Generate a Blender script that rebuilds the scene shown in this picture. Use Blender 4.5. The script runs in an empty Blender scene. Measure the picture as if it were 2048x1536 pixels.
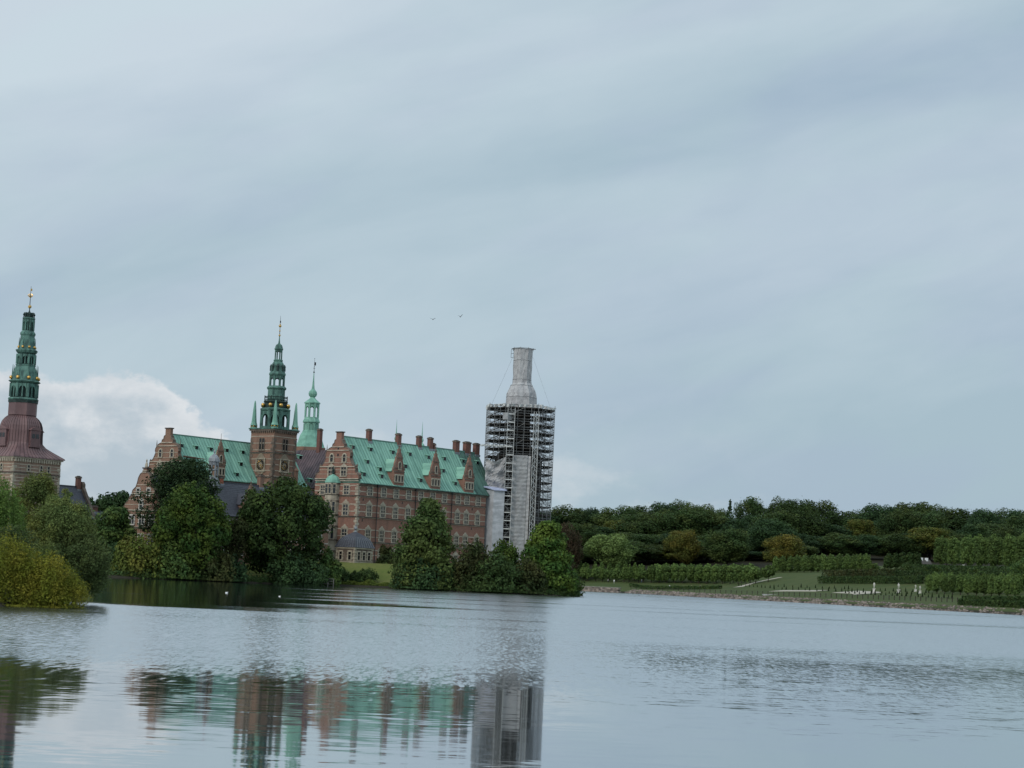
import bpy, math, random
import numpy as np
from mathutils import Vector, Matrix

# ------------------------------------------------------------------ camera
SC = bpy.context.scene
COL = SC.collection
FPX = 3900.0                      # focal length in photo pixels (2048 wide)
PITCH = math.atan(397.6 / FPX)
ROLL = math.radians(2.5)
CAMH = 2.0
fw = Vector((0, math.cos(PITCH), math.sin(PITCH)))
u0 = Vector((0, -math.sin(PITCH), math.cos(PITCH)))
r0 = Vector((1, 0, 0))
rt = r0 * math.cos(ROLL) + u0 * math.sin(ROLL)
up = -r0 * math.sin(ROLL) + u0 * math.cos(ROLL)
cd = bpy.data.cameras.new('camera')
cam = bpy.data.objects.new('camera', cd)
COL.objects.link(cam)
cam.matrix_world = Matrix(((rt.x, up.x, -fw.x, 0), (rt.y, up.y, -fw.y, 0), (rt.z, up.z, -fw.z, CAMH), (0, 0, 0, 1)))
cd.sensor_width = 36.0
cd.lens = FPX / 2048 * 36.0
cd.clip_start = 0.5
cd.clip_end = 20000
SC.camera = cam


def ray(px, py):
    return fw * FPX + rt * (px - 1024) - up * (py - 768)


def at(px, py, Y):
    d = ray(px, py)
    return Vector((0, 0, CAMH)) + d * (Y / d.y)


# ------------------------------------------------------------------ node helper
class NT:
    """tiny expression builder on a node tree"""
    def __init__(self, tree):
        self.t = tree
        self.n = tree.nodes
        self.l = tree.links

    def node(self, kind, **kw):
        nd = self.n.new(kind)
        for k, v in kw.items():
            setattr(nd, k, v)
        return nd

    def put(self, sock, val):
        if hasattr(val, 'is_output'):
            self.l.new(val, sock)
        else:
            if hasattr(sock.default_value, '__len__') and len(sock.default_value) == 4 and len(val) == 3:
                val = (*val, 1)
            sock.default_value = val

    def m(self, op, a, b=0.0, c=None, clamp=False):
        nd = self.node('ShaderNodeMath', operation=op, use_clamp=clamp)
        self.put(nd.inputs[0], a)
        self.put(nd.inputs[1], b)
        if c is not None:
            self.put(nd.inputs[2], c)
        return nd.outputs[0]

    def vm(self, op, a, b):
        nd = self.node('ShaderNodeVectorMath', operation=op)
        self.put(nd.inputs[0], a)
        self.put(nd.inputs[1], b)
        return nd.outputs[0]

    def sep(self, v):
        nd = self.node('ShaderNodeSeparateXYZ')
        self.put(nd.inputs[0], v)
        return nd.outputs[0], nd.outputs[1], nd.outputs[2]

    def comb(self, x, y, z):
        nd = self.node('ShaderNodeCombineXYZ')
        for i, v in enumerate((x, y, z)):
            self.put(nd.inputs[i], v)
        return nd.outputs[0]

    def noise(self, vec, scale, detail=3, rough=0.55, dist=0.0, col=False):
        nd = self.node('ShaderNodeTexNoise')
        self.put(nd.inputs['Vector'], vec)
        nd.inputs['Scale'].default_value = scale
        nd.inputs['Detail'].default_value = detail
        nd.inputs['Roughness'].default_value = rough
        nd.inputs['Distortion'].default_value = dist
        return nd.outputs['Color' if col else 'Fac']

    def step(self, v, lo, hi, a=0.0, b=1.0):
        nd = self.node('ShaderNodeMapRange', interpolation_type='SMOOTHSTEP')
        self.put(nd.inputs[0], v)
        for i, x in enumerate((lo, hi, a, b)):
            self.put(nd.inputs[i + 1], x)
        return nd.outputs[0]

    def mix(self, f, a, b):
        nd = self.node('ShaderNodeMix', data_type='RGBA')
        self.put(nd.inputs[0], f)
        self.put(nd.inputs[6], a)
        self.put(nd.inputs[7], b)
        return nd.outputs[2]


# ------------------------------------------------------------------ world
SUN_EL = math.radians(38)
SUN_AZ = math.radians(215)        # measured clockwise from the view direction (+Y)
W = bpy.data.worlds.new('World')
SC.world = W
W.use_nodes = True
wt = NT(W.node_tree)
W.node_tree.nodes.clear()
sky = wt.node('ShaderNodeTexSky', sky_type='NISHITA', sun_disc=False)
sky.sun_elevation = SUN_EL
sky.sun_rotation = SUN_AZ
sky.air_density = 1.2
sky.dust_density = 2.0
bg1 = wt.node('ShaderNodeBackground')
bg1.inputs[1].default_value = 0.06
wt.put(bg1.inputs[0], sky.outputs[0])
tc = wt.node('ShaderNodeTexCoord').outputs['Generated']
dx, dy, dz = wt.sep(tc)
dyc = wt.m('MAXIMUM', wt.m('ABSOLUTE', dy), 0.12)
az = wt.m('DIVIDE', dx, dyc)
el = wt.m('DIVIDE', wt.m('ABSOLUTE', dz), dyc)
# stratus streaks that rise gently to the right
rot = wt.node('ShaderNodeMapping')
wt.put(rot.inputs[0], wt.comb(az, dy, el))
rot.inputs['Rotation'].default_value = (0, math.radians(17), 0)
rx, ry, rz = wt.sep(rot.outputs[0])
streak = wt.noise(wt.comb(wt.m('MULTIPLY', rx, 2.2), ry, wt.m('MULTIPLY', rz, 9.0)), 1.7, 4, 0.5, 0.6)
fine = wt.noise(wt.comb(wt.m('MULTIPLY', rx, 5.0), ry, wt.m('MULTIPLY', rz, 14.0)), 3.1, 5, 0.55, 0.4)
# broad layers: bright sheet upper left, darker belt through the middle, bright sheet right
belt = wt.m('SUBTRACT', 1.0, wt.m('ABSOLUTE', wt.m('DIVIDE', wt.m('SUBTRACT', rz, 0.205), 0.045)))
belt = wt.step(belt, 0.0, 1.0)
low = wt.step(el, 0.07, 0.20, 1.0, 0.0)
right = wt.step(az, -0.12, 0.14)
left = wt.step(az, -0.02, -0.3)
hi = wt.step(el, 0.2, 0.32)
v = wt.m('MULTIPLY', wt.m('SUBTRACT', streak, 0.5), 0.85)
v = wt.m('ADD', v, wt.m('MULTIPLY', wt.m('SUBTRACT', fine, 0.5), 0.40))
v = wt.m('ADD', v, 0.47)
v = wt.m('SUBTRACT', v, wt.m('MULTIPLY', belt, 0.30))
v = wt.m('ADD', v, wt.m('MULTIPLY', wt.m('MULTIPLY', hi, left), 0.95))
v = wt.m('ADD', v, wt.m('MULTIPLY', wt.m('MULTIPLY', hi, wt.m('SUBTRACT', 1.0, right)), 0.22))
v = wt.m('SUBTRACT', v, wt.m('MULTIPLY', wt.m('MULTIPLY', low, right), 0.50))
v = wt.m('MINIMUM', wt.m('MAXIMUM', v, -0.15), 1.3)
hue = wt.noise(wt.comb(wt.m('MULTIPLY', rx, 3.0), ry, wt.m('MULTIPLY', rz, 10.0)), 2.3, 2, 0.5)
dark = wt.mix(wt.step(hue, 0.42, 0.62), (0.405, 0.535, 0.622), (0.400, 0.516, 0.628))
light = wt.mix(wt.step(hue, 0.4, 0.62), (0.625, 0.735, 0.805), (0.625, 0.722, 0.800))
cl = wt.mix(wt.m('MINIMUM', v, 1.0), dark, light)
# heaped cloud low on the left
e3 = wt.comb(wt.m('MULTIPLY', az, 1.0), 0.37, wt.m('MULTIPLY', el, 1.5))
puff = wt.noise(e3, 22.0, 8, 0.62, 0.1)
puffb = wt.noise(e3, 9.0, 3, 0.5)
env = wt.m('ADD', wt.m('MULTIPLY', wt.step(az, -0.115, -0.19), 0.076), 0.034)      # cloud top elevation
env = wt.m('ADD', env, wt.m('MULTIPLY', wt.m('SUBTRACT', puff, 0.5), 0.13))
env = wt.m('ADD', env, wt.m('MULTIPLY', wt.m('SUBTRACT', puffb, 0.5), 0.06))
dd = wt.m('SUBTRACT', env, el)
mask = wt.step(dd, -0.003, 0.012)
mask = wt.m('MULTIPLY', mask, wt.step(az, 0.04, -0.12, 0.15, 1.0))
mask = wt.m('MULTIPLY', wt.m('MULTIPLY', mask, wt.step(el, 0.116, 0.105)), wt.step(dy, 0.2, 0.5))
crest = wt.step(dd, 0.055, 0.004)
cumcol = wt.mix(crest, (0.475, 0.570, 0.650), (0.815, 0.840, 0.870))
shade = wt.noise(e3, 17.0, 5, 0.6, 0.5)
cumcol = wt.mix(wt.m('MULTIPLY', wt.step(shade, 0.38, 0.68), 0.5), cumcol, (0.50, 0.575, 0.645))
cl = wt.mix(mask, cl, cumcol)
# faint broken cumulus low along the horizon further right
p2 = wt.noise(wt.comb(az, 3.1, wt.m('MULTIPLY', el, 1.6)), 19.0, 7, 0.6, 0.1)
f2 = wt.m('MULTIPLY', wt.step(wt.m('SUBTRACT', p2, wt.m('MULTIPLY', el, 1.2)), 0.42, 0.58), wt.step(el, 0.105, 0.06))
f2 = wt.m('MULTIPLY', f2, wt.step(az, 0.14, 0.02))
cl = wt.mix(wt.m('MULTIPLY', f2, 0.5), cl, (0.66, 0.72, 0.775))
zen = wt.m('ADD', 1.0, wt.m('MULTIPLY', wt.step(el, 0.34, 1.3), 0.65))
cl = wt.vm('MULTIPLY', cl, wt.comb(zen, zen, zen))
bg2 = wt.node('ShaderNodeBackground')
bg2.inputs[1].default_value = 1.0
wt.put(bg2.inputs[0], cl)
mx = wt.node('ShaderNodeMixShader')
mx.inputs[0].default_value = 0.90
wt.l.new(bg1.outputs[0], mx.inputs[1])
wt.l.new(bg2.outputs[0], mx.inputs[2])
wo = wt.node('ShaderNodeOutputWorld')
wt.l.new(mx.outputs[0], wo.inputs[0])

sl = bpy.data.lights.new('sun', 'SUN')
sl.energy = 1.35
sl.angle = math.radians(14)
sl.color = (1.0, 0.95, 0.88)
sun = bpy.data.objects.new('sun', sl)
COL.objects.link(sun)
sdir = Vector((math.sin(SUN_AZ) * math.cos(SUN_EL), math.cos(SUN_AZ) * math.cos(SUN_EL), math.sin(SUN_EL)))
sun.rotation_euler = sdir.to_track_quat('Z', 'Y').to_euler()

SC.view_settings.view_transform = 'Standard'
SC.view_settings.look = 'None'
SC.view_settings.exposure = 0.0
SC.view_settings.gamma = 1.0
SC.view_settings.use_curve_mapping = False

# ------------------------------------------------------------------ materials
MATS = {}


def mat(name, col, rough=0.8, metal=0.0, var=0.0, scale=1.0, col2=None, stretch=(1, 1, 1), spec=0.3, bump=0.0,
        island=0.0, coord='Object', emit=None):
    """principled material whose colour wanders between col and col2 by noise"""
    if name in MATS:
        return MATS[name]
    m = bpy.data.materials.new(name)
    m.use_nodes = True
    nt = NT(m.node_tree)
    b = m.node_tree.nodes['Principled BSDF']
    b.inputs['Roughness'].default_value = rough
    b.inputs['Metallic'].default_value = metal
    b.inputs['Specular IOR Level'].default_value = spec
    c2 = col2 or tuple(x * (1 - var) for x in col)
    co = nt.node('ShaderNodeTexCoord').outputs[coord]
    vec = nt.vm('MULTIPLY', co, stretch)
    n = nt.noise(vec, scale, 5, 0.6)
    f = nt.step(n, 0.36, 0.64)
    c = nt.mix(f, col, c2)
    if island:
        g = nt.node('ShaderNodeNewGeometry').outputs['Random Per Island']
        k = nt.m('ADD', 1 - island, nt.m('MULTIPLY', g, 2 * island))
        c = nt.vm('MULTIPLY', c, nt.comb(k, k, k))
    nt.put(b.inputs['Base Color'], c)
    if bump:
        bn = nt.node('ShaderNodeBump')
        bn.inputs['Strength'].default_value = bump
        bn.inputs['Distance'].default_value = 0.1
        nt.put(bn.inputs['Height'], n)
        nt.l.new(bn.outputs[0], b.inputs['Normal'])
    MATS[name] = m
    return m


def brick(name, c1, c2, mortar, stain=(0.10, 0.07, 0.06)):
    if name in MATS:
        return MATS[name]
    m = bpy.data.materials.new(name)
    m.use_nodes = True
    nt = NT(m.node_tree)
    b = m.node_tree.nodes['Principled BSDF']
    b.inputs['Roughness'].default_value = 0.9
    b.inputs['Specular IOR Level'].default_value = 0.2
    co = nt.node('ShaderNodeTexCoord').outputs['Object']
    x, y, z = nt.sep(co)
    vec = nt.comb(nt.m('ADD', x, y), z, 0.0)
    bt = nt.node('ShaderNodeTexBrick')
    nt.put(bt.inputs['Vector'], vec)
    nt.put(bt.inputs['Color1'], c1)
    nt.put(bt.inputs['Color2'], c2)
    nt.put(bt.inputs['Mortar'], mortar)
    bt.inputs['Scale'].default_value = 1.0
    bt.inputs['Mortar Size'].default_value = 0.012
    bt.inputs['Brick Width'].default_value = 0.34
    bt.inputs['Row Height'].default_value = 0.12
    n1 = nt.noise(co, 0.35, 4, 0.6)
    n2 = nt.noise(nt.vm('MULTIPLY', co, (1, 1, 0.18)), 0.9, 4, 0.65)
    c = nt.mix(nt.step(n1, 0.35, 0.7, 0, 0.45), bt.outputs[0], tuple(a * 1.25 + 0.012 for a in c1))
    c = nt.mix(nt.step(n2, 0.5, 0.75, 0, 0.6), c, stain)
    nt.put(b.inputs['Base Color'], c)
    MATS[name] = m
    return m


def leaf(name, col, col2, scale=0.4, isl=0.45, trans=0.28):
    if name in MATS:
        return MATS[name]
    m = bpy.data.materials.new(name)
    m.use_nodes = True
    nt = NT(m.node_tree)
    b = m.node_tree.nodes['Principled BSDF']
    b.inputs['Roughness'].default_value = 0.65
    b.inputs['Specular IOR Level'].default_value = 0.10
    co = nt.node('ShaderNodeTexCoord').outputs['Object']
    oi = nt.node('ShaderNodeObjectInfo').outputs['Random']
    n = nt.noise(nt.vm('ADD', co, nt.comb(nt.m('MULTIPLY', oi, 40.0), 0.0, 0.0)), scale, 3, 0.55)
    col = (col[0] * 1.70, col[1] * 1.82, col[2] * 1.35)
    col2 = (col2[0] * 1.70, col2[1] * 1.82, col2[2] * 1.35)
    c = nt.mix(nt.step(n, 0.36, 0.66), col, col2)
    g = nt.node('ShaderNodeNewGeometry').outputs['Random Per Island']
    k = nt.m('ADD', 1 - isl, nt.m('MULTIPLY', g, 2 * isl))
    k = nt.m('MULTIPLY', k, nt.m('ADD', 0.78, nt.m('MULTIPLY', oi, 0.44)))
    c = nt.vm('MULTIPLY', c, nt.comb(k, k, k))
    nt.put(b.inputs['Base Color'], c)
    tr = nt.node('ShaderNodeBsdfTranslucent')
    nt.put(tr.inputs[0], c)
    ms = nt.node('ShaderNodeMixShader')
    ms.inputs[0].default_value = trans
    nt.l.new(b.outputs[0], ms.inputs[1])
    nt.l.new(tr.outputs[0], ms.inputs[2])
    out = m.node_tree.nodes['Material Output']
    nt.l.new(ms.outputs[0], out.inputs[0])
    MATS[name] = m
    return m


M = {}
M['brick_red'] = brick('brick_red', (0.236, 0.112, 0.078), (0.176, 0.080, 0.056), (0.26, 0.20, 0.17))
M['brick_brown'] = brick('brick_brown', (0.215, 0.116, 0.078), (0.160, 0.085, 0.058), (0.24, 0.19, 0.16))
M['brick_gate'] = brick('brick_gate', (0.235, 0.152, 0.110), (0.185, 0.115, 0.085), (0.26, 0.22, 0.18))
M['brick_chimney'] = brick('brick_chimney', (0.165, 0.070, 0.055), (0.120, 0.052, 0.044), (0.16, 0.12, 0.10))
M['stone'] = mat('stone', (0.42, 0.37, 0.29), 0.9, var=0.35, scale=0.9, bump=0.2)
M['stone_band'] = mat('stone_band', (0.44, 0.385, 0.31), 0.9, var=0.35, scale=0.7)
M['stone_dark'] = mat('stone_dark', (0.16, 0.125, 0.10), 0.9, var=0.4, scale=1.3)
M['stone_mid'] = mat('stone_mid', (0.27, 0.22, 0.165), 0.9, var=0.35, scale=1.1)
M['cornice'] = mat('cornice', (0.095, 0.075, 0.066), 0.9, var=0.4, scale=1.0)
M['white_paint'] = mat('white_paint', (0.47, 0.45, 0.41), 0.6, var=0.2, scale=1.5)
M['glass'] = mat('glass', (0.022, 0.026, 0.030), 0.12, var=0.5, scale=0.8, spec=0.5)
M['dark_glass'] = mat('dark_glass', (0.012, 0.013, 0.015), 0.2, var=0.5, scale=0.8, spec=0.4)
M['copper_stained'] = mat('copper_stained', (0.085, 0.165, 0.135), 0.75, col2=(0.040, 0.080, 0.066), scale=0.5, stretch=(1.4, 1, 0.15))
M['copper'] = mat('copper', (0.235, 0.440, 0.345), 0.75, col2=(0.135, 0.280, 0.222), scale=0.8, stretch=(1.6, 0.14, 0.14))
M['copper_pale'] = mat('copper_pale', (0.19, 0.39, 0.305), 0.75, col2=(0.13, 0.28, 0.22), scale=0.8)
M['copper_dark'] = mat('copper_dark', (0.095, 0.195, 0.160), 0.7, col2=(0.036, 0.078, 0.068), scale=1.3, stretch=(1, 1, 0.5))
M['copper_black'] = mat('copper_black', (0.022, 0.045, 0.040), 0.7, var=0.5, scale=1.5)
M['copper_brown'] = mat('copper_brown', (0.150, 0.082, 0.080), 0.55, col2=(0.098, 0.052, 0.053), scale=0.5, stretch=(1, 1, 0.3), spec=0.5)
M['copper_purple'] = mat('copper_purple', (0.085, 0.058, 0.066), 0.6, col2=(0.055, 0.038, 0.045), scale=0.6, spec=0.4)
M['seam_green'] = mat('seam_green', (0.130, 0.255, 0.205), 0.8, var=0.3, scale=0.6)
M['seam_brown'] = mat('seam_brown', (0.050, 0.028, 0.028), 0.7, var=0.3, scale=0.6)
M['slate'] = mat('slate', (0.050, 0.053, 0.068), 0.55, col2=(0.034, 0.036, 0.048), scale=1.6, stretch=(1, 1, 2.5), spec=0.4, island=0.0)
M['lead'] = mat('lead', (0.22, 0.24, 0.26), 0.5, var=0.35, scale=1.5, spec=0.5)
M['gold'] = mat('gold', (0.60, 0.37, 0.11), 0.40, metal=1.0, var=0.25, scale=2.0)
M['iron'] = mat('iron', (0.02, 0.02, 0.022), 0.6, var=0.3, scale=3.0)
M['terracotta'] = mat('terracotta', (0.33, 0.115, 0.068), 0.9, var=0.25, scale=1.5)
M['galv'] = mat('galv', (0.21, 0.215, 0.215), 0.5, metal=0.3, var=0.4, scale=2.0)
M['galv_light'] = mat('galv_light', (0.55, 0.56, 0.55), 0.5, var=0.3, scale=2.0)
M['plank'] = mat('plank', (0.062, 0.056, 0.05), 0.9, var=0.5, scale=1.2)
M['core'] = mat('core', (0.075, 0.062, 0.058), 0.9, var=0.4, scale=0.6)
M['sheet'] = mat('sheet', (0.40, 0.395, 0.395), 0.6, col2=(0.30, 0.295, 0.30), scale=0.9, bump=0.5)
M['sheet_white'] = mat('sheet_white', (0.43, 0.44, 0.465), 0.6, col2=(0.33, 0.34, 0.36), scale=0.7, bump=0.4)
M['sheet_blue'] = mat('sheet_blue', (0.46, 0.50, 0.66), 0.5, var=0.2, scale=0.7)
M['sheet_grey'] = mat('sheet_grey', (0.32, 0.325, 0.33), 0.65, col2=(0.235, 0.235, 0.24), scale=0.9, bump=0.5)
M['cable'] = mat('cable', (0.09, 0.09, 0.09), 0.6, var=0.2)
M['timber'] = mat('timber', (0.20, 0.19, 0.17), 0.9, var=0.4, scale=3.0)
M['timber_dark'] = mat('timber_dark', (0.050, 0.042, 0.034), 0.9, var=0.4, scale=3.0)
M['bark'] = mat('bark', (0.055, 0.044, 0.034), 0.95, var=0.5, scale=3.0)
M['bark_pine'] = mat('bark_pine', (0.10, 0.055, 0.038), 0.95, var=0.5, scale=3.0)
M['rock'] = mat('rock', (0.20, 0.165, 0.14), 0.95, col2=(0.10, 0.085, 0.075), scale=0.8, island=0.5)
M['concrete'] = mat('concrete', (0.27, 0.26, 0.24), 0.9, var=0.35, scale=1.2)
M['gravel'] = mat('gravel', (0.36, 0.33, 0.27), 0.95, var=0.25, scale=0.8)
M['marble'] = mat('marble', (0.62, 0.60, 0.55), 0.7, var=0.2, scale=2.5)
M['thatch'] = mat('thatch', (0.075, 0.068, 0.062), 0.95, var=0.3, scale=2.0)
M['skin'] = mat('skin', (0.42, 0.27, 0.20), 0.7, var=0.1)
M['cloth_white'] = mat('cloth_white', (0.75, 0.75, 0.74), 0.8, var=0.1)
M['cloth_dark'] = mat('cloth_dark', (0.025, 0.027, 0.035), 0.85, var=0.2)
M['cloth_beige'] = mat('cloth_beige', (0.45, 0.38, 0.28), 0.85, var=0.2)
M['hair'] = mat('hair', (0.03, 0.02, 0.015), 0.8, var=0.2)
M['feather_white'] = mat('feather_white', (0.80, 0.80, 0.78), 0.7, var=0.08)
M['feather_dark'] = mat('feather_dark', (0.012, 0.014, 0.018), 0.8, var=0.3)
M['beak'] = mat('beak', (0.5, 0.18, 0.04), 0.5, var=0.2)

L = {}
L['beech'] = leaf('leaf_beech', (0.025, 0.043, 0.019), (0.044, 0.054, 0.020), 0.09)
L['dark'] = leaf('leaf_dark', (0.016, 0.030, 0.017), (0.026, 0.045, 0.022), 0.3)
L['chestnut'] = leaf('leaf_chestnut', (0.017, 0.029, 0.012), (0.029, 0.042, 0.015), 0.22)
L['maple'] = leaf('leaf_maple', (0.024, 0.048, 0.015), (0.052, 0.070, 0.017), 0.3)
L['pine'] = leaf('leaf_pine', (0.011, 0.021, 0.012), (0.018, 0.029, 0.014), 0.4, 0.3, 0.1)
L['olive'] = leaf('leaf_olive', (0.055, 0.068, 0.020), (0.080, 0.072, 0.020), 0.3)
L['yellow'] = leaf('leaf_yellow', (0.088, 0.096, 0.017), (0.118, 0.098, 0.018), 0.9)
L['gold'] = leaf('leaf_gold', (0.052, 0.056, 0.018), (0.078, 0.060, 0.016), 0.12)
L['willow'] = leaf('leaf_willow', (0.080, 0.115, 0.038), (0.060, 0.094, 0.030), 0.5)
L['sallow'] = leaf('leaf_sallow', (0.062, 0.080, 0.034), (0.090, 0.088, 0.028), 0.5)
L['grey'] = leaf('leaf_grey', (0.044, 0.060, 0.028), (0.064, 0.076, 0.034), 0.5)
L['copper_beech'] = leaf('leaf_copper_beech', (0.036, 0.022, 0.018), (0.026, 0.022, 0.016), 0.3)
L['rust'] = leaf('leaf_rust', (0.038, 0.038, 0.018), (0.026, 0.036, 0.017), 0.3)
L['shrub'] = leaf('leaf_shrub', (0.028, 0.050, 0.021), (0.046, 0.062, 0.021), 0.5)
L['linden'] = leaf('leaf_linden', (0.060, 0.084, 0.030), (0.046, 0.070, 0.028), 0.4)
L['hedge'] = leaf('leaf_hedge', (0.022, 0.038, 0.017), (0.032, 0.046, 0.018), 0.5)
L['pale'] = leaf('leaf_pale', (0.085, 0.110, 0.045), (0.060, 0.085, 0.034), 0.2)
L['yew'] = leaf('leaf_yew', (0.012, 0.020, 0.011), (0.018, 0.028, 0.014), 0.5)
L['reed'] = leaf('leaf_reed', (0.085, 0.098, 0.026), (0.060, 0.080, 0.024), 0.5)


# ------------------------------------------------------------------ object helpers
def tag(o, label=None, cat=None, group=None, kind=None):
    if label:
        o['label'] = label
    if cat:
        o['category'] = cat
    if group:
        o['group'] = group
    if kind:
        o['kind'] = kind
    return o


def empty(name, loc, rz=0.0, label=None, cat=None, group=None):
    o = bpy.data.objects.new(name, None)
    o.empty_display_size = 0.5
    COL.objects.link(o)
    o.location = loc
    o.rotation_euler = (0, 0, rz)
    return tag(o, label, cat, group)


def place(mesh, name, parent=None, loc=(0, 0, 0), rz=0.0):
    o = bpy.data.objects.new(name, mesh)
    COL.objects.link(o)
    o.location = loc
    o.rotation_euler = (0, 0, rz)
    if parent is not None:
        o.parent = parent
    return o


def copy_tree(o, parent=None):
    c = o.copy()
    COL.objects.link(c)
    if parent is not None:
        c.parent = parent
    for ch in list(o.children):
        copy_tree(ch, c)
    return c


class MB:
    """collects shapes into one mesh"""
    def __init__(self):
        self.v = []
        self.f = []
        self.mi = []

    def add(self, vs, fs, m=0):
        b = len(self.v)
        self.v += [tuple(x) for x in vs]
        for q in fs:
            self.f.append(tuple(b + i for i in q))
            self.mi.append(m)

    def box(self, x0, x1, y0, y1, z0, z1, m=0):
        vs = [(x0, y0, z0), (x1, y0, z0), (x1, y1, z0), (x0, y1, z0), (x0, y0, z1), (x1, y0, z1), (x1, y1, z1), (x0, y1, z1)]
        self.add(vs, [(0, 3, 2, 1), (4, 5, 6, 7), (0, 1, 5, 4), (1, 2, 6, 5), (2, 3, 7, 6), (3, 0, 4, 7)], m)

    def cbox(self, c, s, m=0):
        self.box(c[0] - s[0] / 2, c[0] + s[0] / 2, c[1] - s[1] / 2, c[1] + s[1] / 2, c[2] - s[2] / 2, c[2] + s[2] / 2, m)

    def prism(self, pts, ax, a0, a1, m=0):
        """2-D outline (h, z) extruded along ax ('x': h is y; 'y': h is x)"""
        n = len(pts)
        mk = (lambda h, z, a: (a, h, z)) if ax == 'x' else (lambda h, z, a: (h, a, z))
        vs = [mk(h, z, a0) for h, z in pts] + [mk(h, z, a1) for h, z in pts]
        fs = [tuple(range(n))[::-1], tuple(range(n, 2 * n))]
        fs += [(i, (i + 1) % n, n + (i + 1) % n, n + i) for i in range(n)]
        self.add(vs, fs, m)

    def lathe(self, prof, n=8, ph=None, c=(0, 0), m=0, cap=True):
        ph = math.pi / n if ph is None else ph
        vs = []
        for r, z in prof:
            for k in range(n):
                a = ph + 2 * math.pi * k / n
                vs.append((c[0] + r * math.cos(a), c[1] + r * math.sin(a), z))
        fs = []
        for i in range(len(prof) - 1):
            for k in range(n):
                fs.append((i * n + k, i * n + (k + 1) % n, (i + 1) * n + (k + 1) % n, (i + 1) * n + k))
        if cap:
            fs.append(tuple(range(n))[::-1])
            fs.append(tuple(range((len(prof) - 1) * n, len(prof) * n)))
        self.add(vs, fs, m)

    def tube(self, p0, p1, r, r1=None, n=4, m=0):
        p0 = Vector(p0)
        p1 = Vector(p1)
        r1 = r if r1 is None else r1
        d = (p1 - p0).normalized()
        a = d.orthogonal().normalized()
        b = d.cross(a)
        vs = []
        for p, rr in ((p0, r), (p1, r1)):
            for k in range(n):
                t = 2 * math.pi * k / n + 0.6
                vs.append(p + (a * math.cos(t) + b * math.sin(t)) * rr)
        fs = [(k, (k + 1) % n, n + (k + 1) % n, n + k) for k in range(n)]
        fs += [tuple(range(n))[::-1], tuple(range(n, 2 * n))]
        self.add(vs, fs, m)

    def ball(self, c, r, n=10, m=0, sz=1.0):
        k = max(5, n // 2 + 1)
        prof = [(max(1e-3, r * math.sin(math.pi * i / k)), c[2] - r * sz * math.cos(math.pi * i / k)) for i in range(k + 1)]
        self.lathe(prof, n, 0, (c[0], c[1]), m)

    def mesh(self, name, mats):
        me = bpy.data.meshes.new(name)
        me.from_pydata(self.v, [], self.f)
        for x in (mats if isinstance(mats, (list, tuple)) else [mats]):
            me.materials.append(x)
        me.polygons.foreach_set('material_index', self.mi)
        me.update()
        return me

    def build(self, name, mats, parent=None, loc=(0, 0, 0), rz=0.0, smooth=False):
        me = self.mesh(name, mats)
        if smooth:
            me.polygons.foreach_set('use_smooth', [True] * len(me.polygons))
        return place(me, name, parent, loc, rz)


def local_ray(root, px, py):
    mi = (Matrix.Translation(root.location) @ Matrix.Rotation(root.rotation_euler.z, 4, 'Z')).inverted()
    o = mi @ Vector((0, 0, CAMH))
    d = mi.to_3x3() @ ray(px, py)
    return o, d


def hit(root, px, py, n, p):
    """where the sight line through a photo pixel meets a plane of a building (building coordinates)"""
    o, d = local_ray(root, px, py)
    n = Vector(n)
    t = (Vector(p) - o).dot(n) / d.dot(n)
    return o + d * t


# ------------------------------------------------------------------ terrain
ISLAND = [(-170, 350), (-100, 330), (-66, 333), (-47, 343), (-40, 354), (-31, 361), (-20, 356), (-2, 356), (9, 362), (14.5, 372),
          (15.5, 395), (16.5, 440), (14, 480), (-60, 560), (-190, 520)]


def poly_sd(x, y, P):
    """signed distance to a polygon, positive inside"""
    x = np.asarray(x, float)
    y = np.asarray(y, float)
    d = np.full(x.shape, 1e9)
    ins = np.zeros(x.shape, bool)
    n = len(P)
    for i in range(n):
        ax, ay = P[i]
        bx, by = P[(i + 1) % n]
        ex, ey = bx - ax, by - ay
        t = np.clip(((x - ax) * ex + (y - ay) * ey) / (ex * ex + ey * ey), 0, 1)
        d = np.minimum(d, np.hypot(x - ax - t * ex, y - ay - t * ey))
        c = ((ay > y) != (by > y)) & (x < (bx - ax) * (y - ay) / (by - ay + 1e-12) + ax)
        ins ^= c
    return np.where(ins, d, -d)


# land beyond the lake: right shore runs away from the camera, then the far shore turns left
MAIN = [(300, -60), (165, -20), (150, 100), (105, 400), (49, 782), (44.6, 772), (27.8, 786), (8, 815), (-60, 830), (-260, 800), (-2500, 900), (-2500, 6000),
        (6000, 6000), (6000, -60)]
BANK = [(-21.5, 86.5), (-22.5, 96), (-25.5, 114), (-33, 132), (-60, 160), (-120, 190), (-2500, 240), (-2500, 60), (-60, 82), (-30, 85)]
PX = [-200, 0, 10, 20, 35, 42, 56, 66, 90, 125, 200, 400, 6000]
PZ = [-3, 0.5, 1.6, 2.2, 3.9, 5.0, 8.3, 10.3, 12.2, 15.8, 19, 26, 40]


def sstep(x, a, b):
    t = np.clip((x - a) / (b - a), 0, 1)
    return t * t * (3 - 2 * t)


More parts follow.
